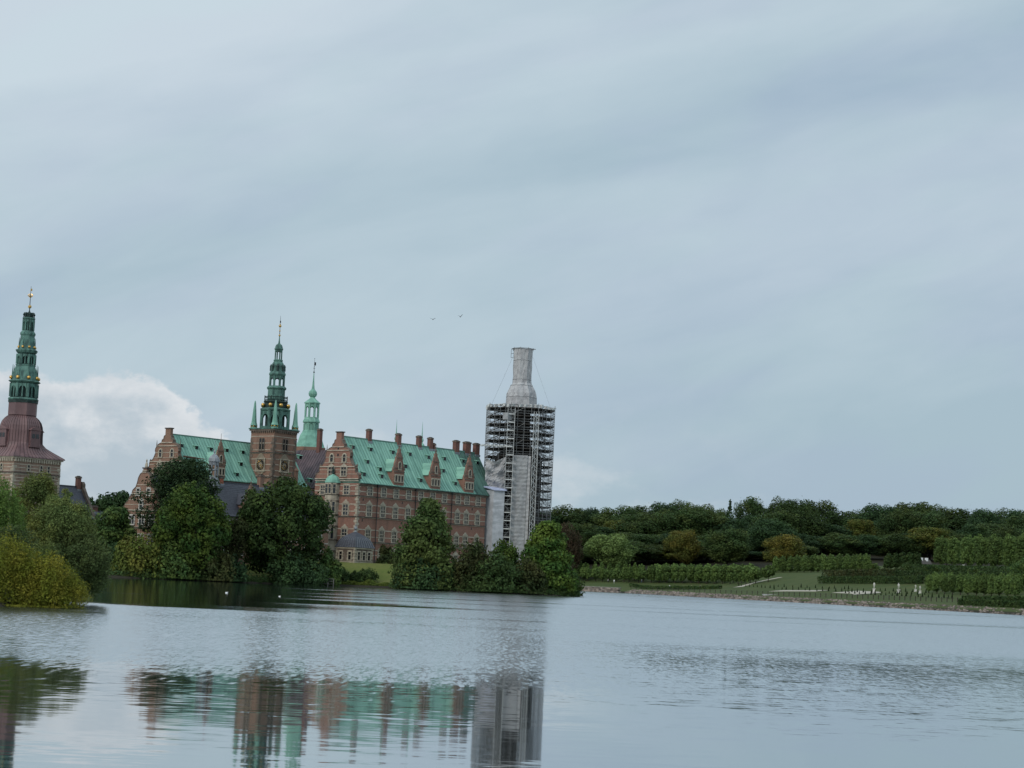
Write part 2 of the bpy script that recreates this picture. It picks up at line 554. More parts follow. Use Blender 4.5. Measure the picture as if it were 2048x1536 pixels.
def terrain(x, y):
    x = np.asarray(x, float)
    y = np.asarray(y, float)
    dm = poly_sd(x, y, MAIN)
    z = np.where(dm > 0, 0.75 + np.interp(dm, PX, PZ) - 0.5, -3 + 3.2 * sstep(dm, -4, 0.0))
    z = np.where(dm > 0, z + sstep(y, 840, 1080) * 6 * sstep(dm, 0, 60), z)
    z = np.where(dm > 0, 1.2 + (z - 1.2) * sstep(x, -60, 25), z)
    di = poly_sd(x, y, ISLAND)
    zi = np.where(di > 0, 0.35 + 4.35 * sstep(di, 0.0, 27), -3 + 3.35 * sstep(di, -4, 0))
    db = poly_sd(x, y, BANK)
    zb = np.where(db > 0, 0.25 + 1.0 * sstep(db, 0, 14), -3 + 3.25 * sstep(db, -3, 0))
    return np.maximum(np.maximum(z, zi), zb)


def gz(x, y):
    return float(terrain(np.array([x]), np.array([y]))[0])


def grid_axis(parts):
    out = []
    for a, b, s in parts:
        out += list(np.arange(a, b, s))
    out.append(parts[-1][1])
    return np.array(out)


gx = grid_axis([(-6000, -1000, 1000), (-1000, -200, 60), (-200, -110, 10), (-110, 60, 2.0), (60, 200, 3.0), (200, 500, 15), (500, 1000, 100), (1000, 6000, 1000)])
gy = grid_axis([(-3000, -100, 700), (-100, 70, 20), (70, 120, 2.0), (120, 320, 10), (320, 400, 1.5), (400, 520, 4), (520, 900, 5), (900, 1200, 15), (1200, 2000, 100), (2000, 7000, 1000)])
XX, YY = np.meshgrid(gx, gy)
ZZ = terrain(XX, YY)
nx, ny = len(gx), len(gy)
me = bpy.data.meshes.new('ground')
vv = np.stack([XX, YY, ZZ], -1).reshape(-1, 3)
idx = np.arange(nx * ny).reshape(ny, nx)
qq = np.stack([idx[:-1, :-1], idx[:-1, 1:], idx[1:, 1:], idx[1:, :-1]], -1).reshape(-1, 4)


def fast_mesh(me, verts, quads):
    me.vertices.add(len(verts))
    me.vertices.foreach_set('co', np.asarray(verts, np.float32).ravel())
    me.loops.add(len(quads) * 4)
    me.loops.foreach_set('vertex_index', np.asarray(quads, np.int32).ravel())
    me.polygons.add(len(quads))
    me.polygons.foreach_set('loop_start', np.arange(0, len(quads) * 4, 4, dtype=np.int32))
    me.polygons.foreach_set('loop_total', np.full(len(quads), 4, np.int32))
    me.update()
    me.validate()


fast_mesh(me, vv, qq)
me.polygons.foreach_set('use_smooth', [True] * len(me.polygons))
gm = bpy.data.materials.new('grass_ground')
gm.use_nodes = True
nt = NT(gm.node_tree)
b = gm.node_tree.nodes['Principled BSDF']
b.inputs['Roughness'].default_value = 0.95
b.inputs['Specular IOR Level'].default_value = 0.1
pos = nt.node('ShaderNodeNewGeometry').outputs['Position']
pxs, pys, pzs = nt.sep(pos)
n1 = nt.noise(pos, 0.13, 5, 0.65)
n2 = nt.noise(pos, 1.7, 4, 0.6)
c = nt.mix(nt.step(n1, 0.38, 0.62), (0.095, 0.120, 0.028), (0.120, 0.128, 0.038))
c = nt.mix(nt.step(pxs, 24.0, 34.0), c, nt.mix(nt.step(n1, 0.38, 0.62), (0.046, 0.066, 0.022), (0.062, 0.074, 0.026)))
c = nt.mix(nt.step(n2, 0.4, 0.7, 0, 0.4), c, (0.040, 0.062, 0.018))
c = nt.mix(nt.m('MULTIPLY', nt.step(pys, 838.0, 850.0), nt.step(pxs, 20.0, 30.0)), c, (0.020, 0.019, 0.011))
c = nt.mix(nt.step(pzs, 0.75, 0.35), c, (0.030, 0.028, 0.020))
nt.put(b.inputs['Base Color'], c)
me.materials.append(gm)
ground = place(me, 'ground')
tag(ground, 'grassy ground of the castle island, lake bank and garden slopes', 'ground', kind='structure')

# ------------------------------------------------------------------ water
wm = bpy.data.materials.new('lake_water')
wm.use_nodes = True
nt = NT(wm.node_tree)
b = wm.node_tree.nodes['Principled BSDF']
b.inputs['Base Color'].default_value = (0.012, 0.018, 0.018, 1)
b.inputs['IOR'].default_value = 1.333
b.inputs['Specular IOR Level'].default_value = 0.5
pos = nt.node('ShaderNodeNewGeometry').outputs['Position']
x, y, z = nt.sep(pos)
wob = nt.noise(nt.vm('MULTIPLY', pos, (0.05, 0.16, 0)), 1.0, 4, 0.6)
wob2 = nt.noise(nt.vm('MULTIPLY', pos, (0.012, 0.06, 0)), 1.0, 3, 0.5)
# breeze: nothing close to the viewer, ruffled water from about 42 m on
yy = nt.m('ADD', y, nt.m('MULTIPLY', nt.m('SUBTRACT', wob, 0.5), 14.0))
spk = nt.noise(nt.vm('MULTIPLY', pos, (5.0, 0.9, 0)), 1.0, 2, 0.5)
yy = nt.m('ADD', yy, nt.m('MULTIPLY', nt.m('SUBTRACT', spk, 0.5), 16.0))
yy = nt.m('ADD', yy, nt.step(x, 0.5, 6.0, 0.0, 7.0))
rough = nt.step(yy, 31.0, 52.0)
half = nt.m('MULTIPLY', nt.step(x, -2.0, 5.0), nt.step(nt.m('ADD', y, nt.m('MULTIPLY', nt.m('SUBTRACT', wob2, 0.5), 40.0)), 88.0, 56.0))
rough = nt.m('MULTIPLY', rough, nt.m('SUBTRACT', 1.0, nt.m('MULTIPLY', half, 0.84)))
# lee of the wooded island and bank on the left stays glassy
side = nt.m('ADD', x, nt.m('MULTIPLY', y, 0.085))
lee = nt.m('MULTIPLY', nt.step(nt.m('ADD', nt.m('ADD', y, nt.m('MULTIPLY', nt.m('SUBTRACT', wob, 0.5), 45.0)), nt.m('MULTIPLY', nt.m('SUBTRACT', wob2, 0.5), 130.0)), 92, 118),
           nt.step(nt.m('ADD', side, nt.m('MULTIPLY', nt.m('SUBTRACT', wob2, 0.5), 40.0)), 6.0, -5.0))
rough = nt.m('MULTIPLY', rough, nt.m('SUBTRACT', 1.0, lee))
patch = nt.step(nt.noise(nt.vm('MULTIPLY', pos, (0.010, 0.045, 0)), 1.0, 3, 0.5), 0.52, 0.68)
rough = nt.m('MULTIPLY', rough, nt.m('SUBTRACT', 1.0, nt.m('MULTIPLY', patch, 0.5)))
nt.put(b.inputs['Roughness'], nt.m('ADD', 0.045, nt.m('MULTIPLY', rough, 0.12)))
b.inputs['IOR'].default_value = 4.0


def slope(scale, sx, sy, det=2, off=0.0):
    nd = nt.noise(nt.vm('ADD', nt.vm('MULTIPLY', pos, (sx, sy, 0)), (off, off, 0)), scale, det, 0.55, 0.2, col=True)
    a_, b_, c_ = nt.sep(nd)
    return nt.m('SUBTRACT', a_, 0.5), nt.m('SUBTRACT', b_, 0.5)


# long low swell lines near the viewer, fine chop in the breeze; troughs are hidden at this flat angle,
# so the visible facets lean towards the viewer
calm = slope(1.0, 1.8, 5.2, 2)
long_ = slope(1.0, 0.7, 2.6, 2, 5.0)
chop = slope(1.0, 3.2, 5.5, 3, 7.3)
grain = slope(1.0, 8.0, 0.9, 2, 3.1)
swell = nt.noise(nt.vm('MULTIPLY', pos, (0.05, 0.22, 0)), 1.0, 2, 0.5)
camp = nt.step(swell, 0.40, 0.62, 0.018, 0.046)
sx_ = nt.m('ADD', nt.m('MULTIPLY', calm[0], nt.m('MULTIPLY', camp, 0.25)), nt.m('MULTIPLY', nt.m('MULTIPLY', chop[0], rough), 0.10))
sy_ = nt.m('SUBTRACT', nt.m('ADD', nt.m('MULTIPLY', calm[1], camp), nt.m('MULTIPLY', long_[1], nt.m('MULTIPLY', camp, 0.35))), nt.m('MULTIPLY', nt.m('ADD', nt.m('MULTIPLY', nt.m('ABSOLUTE', chop[1]), 0.35), nt.m('MULTIPLY', nt.m('ABSOLUTE', grain[1]), 0.40)), rough))
nv_ = nt.node('ShaderNodeVectorMath', operation='NORMALIZE')
nt.put(nv_.inputs[0], nt.comb(sx_, sy_, 1.0))
nt.l.new(nv_.outputs[0], b.inputs['Normal'])
b.inputs['IOR'].default_value = 1.333
gl = nt.node('ShaderNodeBsdfAnisotropic', distribution='MULTI_GGX')
gl.inputs['Color'].default_value = (0.86, 0.89, 0.91, 1)
nt.l.new(nv_.outputs[0], gl.inputs['Normal'])
nt.put(gl.inputs['Roughness'], nt.m('ADD', 0.045, nt.m('MULTIPLY', rough, 0.12)))
ms = nt.node('ShaderNodeMixShader')
ms.inputs[0].default_value = 0.62
nt.l.new(b.outputs[0], ms.inputs[1])
nt.l.new(gl.outputs[0], ms.inputs[2])
nt.l.new(ms.outputs[0], wm.node_tree.nodes['Material Output'].inputs[0])
mb = MB()
mb.add([(-4000, -1000, 0), (4000, -1000, 0), (4000, 3000, 0), (-4000, 3000, 0)], [(0, 1, 2, 3)])
water = mb.build('water', wm)
tag(water, 'lake water, glassy near the viewer and ruffled further out', 'lake', kind='structure')

# ------------------------------------------------------------------ castle frame
GA = math.radians(38)
U = Vector((math.sin(GA), math.cos(GA), 0))
V = Vector((-U.y, U.x, 0))
RZ = math.atan2(U.y, U.x)
GZ = 4.7
A0 = at(717, 962, 394)
A0.z = 0


def G(a, b, z=GZ):
    p = A0 + U * a + V * b
    return Vector((p.x, p.y, z))


FACE_E = 0.0                      # window faces local -y
FACE_S = -math.pi / 2             # window faces local -x
WCACHE = {}


def window(parent, loc, w, h, rz=0.0, cols=3, rows=2, top='flat', sur='stone', bar='stone', pw=0.22, bw=0.09, pane='glass'):
    """stone surround with mullions (part) and its dark glass (sub-part)"""
    key = (round(w, 2), round(h, 2), cols, rows, top, sur, bar, pw, bw, pane)
    if key not in WCACHE:
        mb = MB()
        a = w / 2
        for s in (-1, 1):
            mb.box(s * (a + pw / 2) - pw / 2, s * (a + pw / 2) + pw / 2, -0.13, 0.0, 0, h)
            for q in range(3):
                zq = h * (0.1 + 0.36 * q)
                mb.box(s * (a + pw + 0.08) - 0.08, s * (a + pw + 0.08) + 0.08, -0.10, 0.0, zq, zq + h * 0.12)
        mb.box(-a - pw - 0.08, a + pw + 0.08, -0.20, 0.0, -0.22, 0.0)
        if top == 'flat':
            mb.box(-a - pw, a + pw, -0.14, 0.0, h, h + 0.25)
        elif top == 'peak':
            mb.box(-a - pw, a + pw, -0.14, 0.0, h, h + 0.22)
            mb.prism([(-a - pw, h + 0.22), (a + pw, h + 0.22), (0.25, h + 0.62), (0.12, h + 0.85), (-0.12, h + 0.85), (-0.25, h + 0.62)], 'y', -0.12, 0.0)
        elif top == 'arch':
            out = [((a + pw) * math.cos(t), h + (a + pw) * math.sin(t)) for t in np.linspace(0, math.pi, 9)]
            inn = [(a * math.cos(t), h + a * math.sin(t)) for t in np.linspace(0, math.pi, 9)]
            for k in range(8):
                mb.prism([out[k], out[k + 1], inn[k + 1], inn[k]], 'y', -0.13, 0.0)
        for k in range(1, cols):
            xx = -a + w * k / cols
            mb.box(xx - bw / 2, xx + bw / 2, -0.08, 0.0, 0, h, 1)
        for k in range(1, rows):
            zz = h * k / rows if rows != 2 else h * 0.62
            mb.box(-a, a, -0.09, 0.0, zz - bw / 2, zz + bw / 2, 1)
        fm = mb.mesh('window', [M[sur], M[bar]])
        mb = MB()
        if top == 'arch':
            pts = [(-a, 0.0), (a, 0.0)] + [(a * math.cos(t), h + a * math.sin(t)) for t in np.linspace(0, math.pi, 9)]
            mb.prism(pts, 'y', -0.035, 0.01)
        else:
            mb.box(-a, a, -0.035, 0.01, 0, h)
        WCACHE[key] = (fm, mb.mesh('pane', M[pane]))
    fm, pm = WCACHE[key]
    o = place(fm, 'window', parent, loc, rz)
    place(pm, 'pane', o)
    return o


def bands(root, x0, x1, y, zs, hgt=0.18, proud=0.05, face='e', name='stone_band', m='stone_band', cor=()):
    """thin pale courses along one wall; cor: darker, prouder string courses"""
    mb = MB()
    for z in zs:
        if face == 'e':
            mb.box(x0, x1, y - proud, y + 0.02, z, z + hgt)
        else:
            mb.box(y - proud, y + 0.02, x0, x1, z, z + hgt)
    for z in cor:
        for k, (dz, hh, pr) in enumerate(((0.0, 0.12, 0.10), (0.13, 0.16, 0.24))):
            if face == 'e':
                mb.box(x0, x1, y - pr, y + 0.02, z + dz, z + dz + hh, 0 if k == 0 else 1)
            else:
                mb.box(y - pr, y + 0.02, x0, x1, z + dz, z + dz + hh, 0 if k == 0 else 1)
    return mb.build(name, [M[m], M['cornice']], root)


def quoins(root, corners, z0, z1, name='quoin', step=0.62, sz=0.75, m='stone'):
    for (cx, cy, sx, sy) in corners:
        mb = MB()
        z = z0
        k = 0
        while z + step * 0.9 < z1:
            a, bq = (sz, sz * 0.55) if k % 2 else (sz * 0.55, sz)
            xa, xb = sorted((cx - sx * 0.05, cx + sx * a))
            ya, yb = sorted((cy - sy * 0.05, cy + sy * bq))
            mb.box(xa, xb, ya, yb, z, z + step * 0.9)
            z += step
            k += 1
        mb.build(name, M[m], root)


GPROF = [(1.0, 0), (1.0, .35), (.965, .8), (.90, 1.25), (.82, 1.5), (.82, 2.25), (.80, 2.6), (.72, 2.8), (.64, 3.3), (.585, 3.9), (.56, 4.4), (.57, 4.9),
         (.56, 5.5), (.50, 6.1), (.41, 6.55), (.30, 6.8), (.27, 6.85), (.26, 7.45), (.185, 7.7), (.17, 8.3), (.125, 8.45), (.125, 10.0)]


def gable(root, x, W_, z0, s=1.0, wall='brick_red', facing=-1, th=0.7, knobs=True, name='gable', prof=GPROF, yc=None):
    """curved gable standing on the end wall; its coping, cornices, knobs and spikes are its sub-parts"""
    yc = W_ / 2 if yc is None else yc
    h = W_ / 2
    ptsR = [(yc + a * h, z0 + z * s) for a, z in prof]
    ptsL = [(yc - a * h, z0 + z * s) for a, z in prof]
    mb = MB()
    x0, x1 = sorted((x, x - facing * th))
    for i in range(len(prof) - 1):
        if prof[i + 1][1] > prof[i][1]:
            mb.prism([ptsL[i], ptsR[i], ptsR[i + 1], ptsL[i + 1]], 'x', x0, x1)
    g = mb.build(name, M[wall], root)
    xf = x + facing * 0.06
    xa, xb = sorted((xf, xf - facing * (th + 0.12)))
    for P in (ptsL, ptsR):
        mb = MB()
        for i in range(len(P) - 2):
            (y0, za), (y1, zb) = P[i], P[i + 1]
            d = Vector((0, y1 - y0, zb - za))
            if d.length < 0.05:
                continue
            s_ = 1 if P is ptsR else -1
            nrm = Vector((0, s_ * d.z, -s_ * d.y)).normalized() * 0.13
            if nrm.z < -0.01:
                nrm = Vector((0, 0, 0.13))
            mb.prism([(y0, za), (y1, zb), (y1 + nrm.y, zb + nrm.z), (y0 + nrm.y, za + nrm.z)], 'x', xa, xb)
        mb.build('coping', M['stone_dark'], g)
    mb = MB()
    for i in (0, 6, 13, 16):
        hw = prof[i][0] * h
        zz = z0 + prof[i][1] * s
        mb.box(*sorted((x + facing * 0.16, x - facing * 0.02)), yc - hw, yc + hw, zz - 0.06, zz + 0.12)
    for zz in (1.0, 1.9, 3.4, 4.6):
        a = float(np.interp(zz, [p[1] for p in prof], [p[0] for p in prof])) * h - 0.05
        mb.box(*sorted((x + facing * 0.05, x - facing * 0.02)), yc - a, yc + a, z0 + zz * s, z0 + zz * s + 0.1)
    mb.build('stone_band', M['stone_band'], g)
    zt = z0 + prof[-1][1] * s
    mb = MB()
    tw = prof[-1][0] * h + 0.16
    mb.box(x0 - 0.15, x1 + 0.15, yc - tw, yc + tw, zt, zt + 0.22)
    mb.build('cap', M['cornice'], g)
    if knobs:
        for s_ in (-1, 1):
            for i, kind in ((5, 'b'), (1, 'b'), (12, 's')):
                yk = yc + s_ * (prof[i][0] * h + 0.12)
                zk = z0 + prof[i][1] * s
                mb = MB()
                xm = (x0 + x1) / 2
                if kind == 'b':
                    mb.lathe([(0.20, zk), (0.20, zk + 0.2), (0.1, zk + 0.3), (0.24, zk + 0.5), (0.22, zk + 0.7), (0.03, zk + 0.95)], 8, c=(xm, yk))
                else:
                    mb.lathe([(0.18, zk), (0.22, zk + 0.3), (0.13, zk + 0.4), (0.10, zk + 1.0), (0.02, zk + 1.9)], 6, c=(xm, yk))
                mb.build('pinnacle', M['stone_dark'], g)
    return g


def gable_roof(root, x0, x1, y0, y1, ze, zr, m='copper', seam='seam_green', gap=0.85, over=0.35, name='roof', flare=True):
    """pitched roof with thickness, slight bell-cast eave and raised seams"""
    yc = (y0 + y1) / 2
    mb = MB()
    sl_ = (zr - ze) / (yc - y0)
    pts = [(y0 - over, ze - 0.1), (y0 + 0.9, ze + 0.9 * sl_ * 0.88), (yc, zr), (y1 - 0.9, ze + 0.9 * sl_ * 0.88), (y1 + over, ze - 0.1), (y1 + over, ze - 0.3), (y0 - over, ze - 0.3)]
    mb.prism(pts, 'x', x0, x1)
    n = int((x1 - x0) / gap)
    for k in range(1, n):
        xx = x0 + (x1 - x0) * k / n
        for s_ in (0, 4):
            i = (0, 1, 2) if s_ == 0 else (4, 3, 2)
            for q in (0, 1):
                pa, pb = pts[i[q]], pts[i[q + 1]]
                mb.tube((xx, pa[0], pa[1] + 0.03), (xx, pb[0], pb[1] + 0.03), 0.055, n=3, m=1)
    mb.box(x0, x1, yc - 0.14, yc + 0.14, zr - 0.12, zr + 0.12, 1)
    return mb.build(name, [M[m], M[seam]], root)


def hatch(root, p, slope, m='copper', w=0.95, side=-1, name='roof_hatch'):
    """small roof light: copper lid over a dark opening; p is on the roof plane facing local -y"""
    mb = MB()
    d = 0.95 / slope
    pts = [(0, 0.0), (0, 0.85), (d * 1.6, 0.95 * 1.6)]
    y0 = -0.05
    mb.prism([(y0, 0.0), (y0, 0.85), (d + 0.1, 0.92), (d * 0.9, 0.3)], 'x', -w / 2, w / 2)
    mb.prism([(y0 - 0.35, 0.78), (y0 - 0.35, 0.86), (d + 0.35, 1.12), (d + 0.35, 0.9)], 'x', -w / 2 - 0.22, w / 2 + 0.22)
    o = mb.build(name, M[m], root, p)
    mb = MB()
    mb.box(-w / 2 + 0.08, w / 2 - 0.08, y0 - 0.03, y0 + 0.02, 0.06, 0.76)
    mb.build('opening', M['dark_glass'], o)
    return o


def chimney(root, x, y, z0, z1, sx=0.9, sy=0.9, m='brick_chimney', name='chimney'):
    mb = MB()
    mb.box(x - sx / 2, x + sx / 2, y - sy / 2, y + sy / 2, z0, z1 - 0.35, 0)
    mb.box(x - sx / 2 - 0.1, x + sx / 2 + 0.1, y - sy / 2 - 0.1, y + sy / 2 + 0.1, z1 - 0.35, z1 - 0.15, 1)
    mb.box(x - sx / 2 - 0.04, x + sx / 2 + 0.04, y - sy / 2 - 0.04, y + sy / 2 + 0.04, z1 - 0.15, z1, 1)
    mb.box(x - sx / 2 - 0.12, x + sx / 2 + 0.12, y - sy / 2 - 0.12, y + sy / 2 + 0.12, z0, z0 + 0.5, 2)
    mb.box(x - sx * 0.32, x + sx * 0.32, y - sy * 0.32, y + sy * 0.32, z1, z1 + 0.12, 3)
    return mb.build(name, [M[m], M['stone_dark'], M['lead'], M['iron']], root)


DPROF = [(1.0, 0), (1.0, 3.15), (1.0, 3.5), (.98, 3.9), (.80, 4.25), (.74, 4.9), (.60, 5.5), (.52, 6.1), (.33, 6.5), (.30, 7.0), (.16, 7.25), (.14, 7.9)]


def dormer(root, x, ze, slope, w=3.2, wall='brick_red', s=1.0, y0=0.0, roofm='copper', seam='seam_green', name='dormer', win=True, depth=None):
    """brick cross-gable rising flush from the eave, with cheeks, own roof, windows and spike"""
    a = w / 2
    mb = MB()
    pr = [(q[0] * a, ze + q[1] * s) for q in DPROF]
    for i in range(len(pr) - 1):
        if pr[i + 1][1] > pr[i][1]:
            mb.prism([(x - pr[i][0], pr[i][1]), (x + pr[i][0], pr[i][1]), (x + pr[i + 1][0], pr[i + 1][1]), (x - pr[i + 1][0], pr[i + 1][1])], 'y', y0 - 0.22, y0 + 0.4)
    hb = 3.3 * s
    d = hb / slope + 0.3
    for s_ in (-1, 1):
        xa, xb = sorted((x + s_ * (a - 0.05), x + s_ * (a - 0.4)))
        mb.add([(xa, y0 + 0.4, ze - 0.2), (xa, y0 + d, ze + hb), (xa, y0 + 0.4, ze + hb), (xb, y0 + 0.4, ze - 0.2), (xb, y0 + d, ze + hb), (xb, y0 + 0.4, ze + hb)],
               [(0, 1, 2), (5, 4, 3), (0, 3, 4, 1), (1, 4, 5, 2), (2, 5, 3, 0)])
    g = mb.build(name, M[wall], root)
    mb = MB()
    rt_ = 5.9 * s
    dr = rt_ / slope + 0.3
    mb.add([(x - a - 0.25, y0 + 0.4, ze + hb - 0.1), (x, y0 + 0.4, ze + rt_), (x + a + 0.25, y0 + 0.4, ze + hb - 0.1),
            (x - a - 0.25, y0 + d, ze + hb - 0.1), (x, y0 + dr, ze + rt_), (x + a + 0.25, y0 + d, ze + hb - 0.1)],
           [(0, 1, 2), (0, 3, 4, 1), (1, 4, 5, 2), (5, 4, 3), (0, 2, 5, 3)])
    mb.build('dormer_roof', [M[roofm]], g)
    mb = MB()
    for i in (1, 3, 7):
        mb.box(x - pr[i][0] - 0.08, x + pr[i][0] + 0.08, y0 - 0.34, y0 - 0.2, pr[i][1] - 0.08, pr[i][1] + 0.12)
    for i in range(3, len(pr) - 1):
        for s_ in (-1, 1):
            p0 = (x + s_ * pr[i][0], y0 - 0.12, pr[i][1])
            p1 = (x + s_ * pr[i + 1][0], y0 - 0.12, pr[i + 1][1])
            mb.tube(p0, p1, 0.13, n=4)
    for zz in (1.0, 2.2):
        mb.box(x - a, x + a, y0 - 0.27, y0 - 0.2, ze + zz * s, ze + zz * s + 0.1)
    mb.build('stone_band', M['stone_dark'], g)
    for s_ in (-1, 1):
        mb = MB()
        zk = pr[2][1]
        mb.lathe([(0.16, zk), (0.2, zk + 0.3), (0.12, zk + 0.4), (0.08, zk + 0.9), (0.02, zk + 1.3)], 6, c=(x + s_ * (a + 0.02), y0 - 0.1))
        mb.build('pinnacle', M['stone_dark'], g)
        mb = MB()
        zk = pr[7][1]
        mb.lathe([(0.12, zk), (0.14, zk + 0.2), (0.08, zk + 0.3), (0.06, zk + 0.7), (0.02, zk + 1.0)], 6, c=(x + s_ * (pr[7][0] + 0.05), y0 - 0.1))
        mb.build('pinnacle', M['stone_dark'], g)
    mb = MB()
    zt = pr[-1][1]
    mb.lathe([(0.26, zt), (0.26, zt + 0.2), (0.14, zt + 0.3), (0.2, zt + 0.6), (0.05, zt + 0.8), (0.035, zt + 1.9), (0.01, zt + 2.0)], 6, c=(x, y0 + 0.05))
    mb.build('spike', M['stone_dark'], g)
    if win:
        for q in (-0.95, 0.0, 0.95):
            ww = window(root, (x + q * w / 3.2, y0 - 0.22, ze + 1.15 * s), 0.55 * w / 3.2, 1.25 * s, FACE_E, 1, 1, 'flat', pw=0.16, pane='dark_glass')
            ww.parent = g
        ww = window(root, (x, y0 - 0.22, ze + 3.75 * s), 0.6 * w / 3.2, 1.15 * s, FACE_E, 1, 1, 'arch', pw=0.16, pane='dark_glass')
        ww.parent = g
    return g


def finial(mb, c, z, h, r=0.05, balls=(), m=0, gm=1):
    mb.tube((c[0], c[1], z), (c[0], c[1], z + h), r, r * 0.3, 5, m)
    for f, br in balls:
        mb.ball((c[0], c[1], z + h * f), br, 8, gm)


# ================================================================== EAST WING
EW = empty('castle_wing', G(0, 0), RZ, 'long red brick wing with three dormers and green roof beside the scaffolded tower', 'castle wing')
EL, EWD, EE, ER = 41.5, 12.0, 16.3, 25.7
slope_e = (ER - EE) / (EWD / 2)
mb = MB()
mb.box(0, EL, 0, EWD, -1.5, EE - 0.3)
mb.build('wall', M['brick_red'], EW)
mb = MB()
mb.box(-0.12, EL, -0.12, 0.0, -1.4, 0.75)
mb.box(-0.12, 0.0, 0.0, EWD, -1.4, 0.75)
mb.build('plinth', M['stone_dark'], EW)
gable_roof(EW, 0.5, 37.6, 0, EWD, EE, ER)
gable_roof(EW, 37.6, 45.2, 0, EWD, EE, ER, 'copper_stained', name='weathered_roof')
mb = MB()
mb.box(EL, 45.0, 3.2, EWD - 0.25, -1.5, EE + 0.8)
mb.build('wall', M['brick_red'], EW)
rows = [(EE - 2.55, 1.85, 'flat'), (EE - 6.75, 2.3, 'peak'), (EE - 11.75, 2.3, 'peak'), (EE - 15.2, 1.6, 'peak')]
cors = [EE - 3.0, EE - 7.2, EE - 12.2]
bz = []
for z0, hh, _ in rows:
    bz += [z0 + hh * 0.30, z0 + hh * 0.92]
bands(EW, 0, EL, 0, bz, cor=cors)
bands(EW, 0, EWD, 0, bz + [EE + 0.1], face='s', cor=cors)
mb = MB()
mb.box(0, EL, -0.30, 0.0, EE - 0.62, EE - 0.32)
mb.box(0, EL, -0.12, 0.0, EE - 0.80, EE - 0.63)
mb.build('eave_cornice', M['stone_dark'], EW)
quoins(EW, [(0, 0, 1, 1)], 0.4, EE - 0.4, step=0.55)
wx = [739.7, 767, 792, 817, 841.6, 865, 888.4, 915.8, 933.4, 955.8]
WXL = []
for px in wx:
    py = 982 + (px - 767) * (1000.7 - 982) / (955.8 - 767)
    WXL.append(hit(EW, px, py, (0, 1, 0), (0, 0, 0)).x)
for z0, hh, tp in rows:
    for xw in WXL:
        window(EW, (xw, 0, z0), 1.25, hh, FACE_E, 3, 2, tp, bw=0.10)
# narrow slits under the courses
for xw in WXL[::3]:
    for zc in cors[:2]:
        mb = MB()
        mb.box(xw - 1.95, xw - 1.72, -0.03, 0.0, zc - 0.75, zc - 0.25)
        mb.build('wall_slot', M['dark_glass'], EW)
for px, py in ((753.6, 975), (829.8, 982), (902.1, 990)):
    q = hit(EW, px, py, (0, 1, 0), (0, 0, 0))
    mb = MB()
    mb.tube((q.x, -0.32, 0.0), (q.x, -0.32, EE - 0.2), 0.10, n=5)
    mb.box(q.x - 0.2, q.x + 0.2, -0.5, -0.1, EE - 0.75, EE - 0.3)
    mb.build('downpipe', M['iron'], EW)
mb = MB()
mb.box(0.2, EL, -0.58, -0.36, EE - 0.3, EE - 0.16)
mb.build('gutter', M['copper_dark'], EW)
for px, py in ((795.7, 968), (868.9, 975), (936.3, 983)):
    q = hit(EW, px, py, (0, 1, 0), (0, 0, 0))
    dormer(EW, q.x, EE - 0.35, slope_e)
pe = (0, -0.1, EE)
ne = (0, -slope_e, 1.0)
for px, py in [(706.4, 895), (741.8, 899.5), (785.9, 905), (820.2, 909), (735.4, 924), (728.5, 949), (763.7, 953), (811.6, 933), (841.7, 961), (857.2, 915), (889.4, 918),
               (926.5, 922.5), (886.9, 942), (910.9, 967.5), (955, 926), (760.7, 939)]:
    q = hit(EW, px, py, ne, pe)
    if 0.5 < q.x < 47:
        hatch(EW, q - Vector((0, 0, 0.4)), slope_e)
for px, ptop, sx in ((738.6, 858.7, 0.95), (797.3, 867.5, 1.0), (838.5, 872, 0.95), (861, 875.4, 0.95), (867, 887, 0.5), (912.8, 881.3, 1.35), (934.3, 884, 1.8), (953, 887, 1.4)):
    q = hit(EW, px, ptop, (0, 1, 0), (0, EWD / 2, 0))
    x = min(q.x, 47)
    chimney(EW, x, EWD / 2, ER - 0.9, q.z, sx, 0.9)
gs = gable(EW, 0, EWD, EE + 0.55, 0.95)
for y in (-1.85, 1.65):
    window(EW, (-0.0, EWD / 2 + y, EE + 4.05), 0.75, 1.15, FACE_S, 1, 1, 'arch', pw=0.25, pane='dark_glass')
    window(EW, (-0.0, EWD / 2 + y, EE + 1.2), 1.35, 1.75, FACE_S, 2, 2, 'peak', pw=0.2, pane='dark_glass')
for y, zz in ((0, 5.2), (-2.8, 2.75), (2.8, 2.75), (0, 6.6)):
    mb = MB()
    mb.box(-0.05, 0, EWD / 2 + y - 0.2, EWD / 2 + y + 0.2, EE + zz, EE + zz + 0.5)
    mb.build('niche', M['dark_glass'], EW)
for y in (3.1, 9.6):
    for z0, hh, tp in rows:
        window(EW, (0, y, z0), 1.3, hh, FACE_S, 2 if y < 5 else 3, 2, tp)
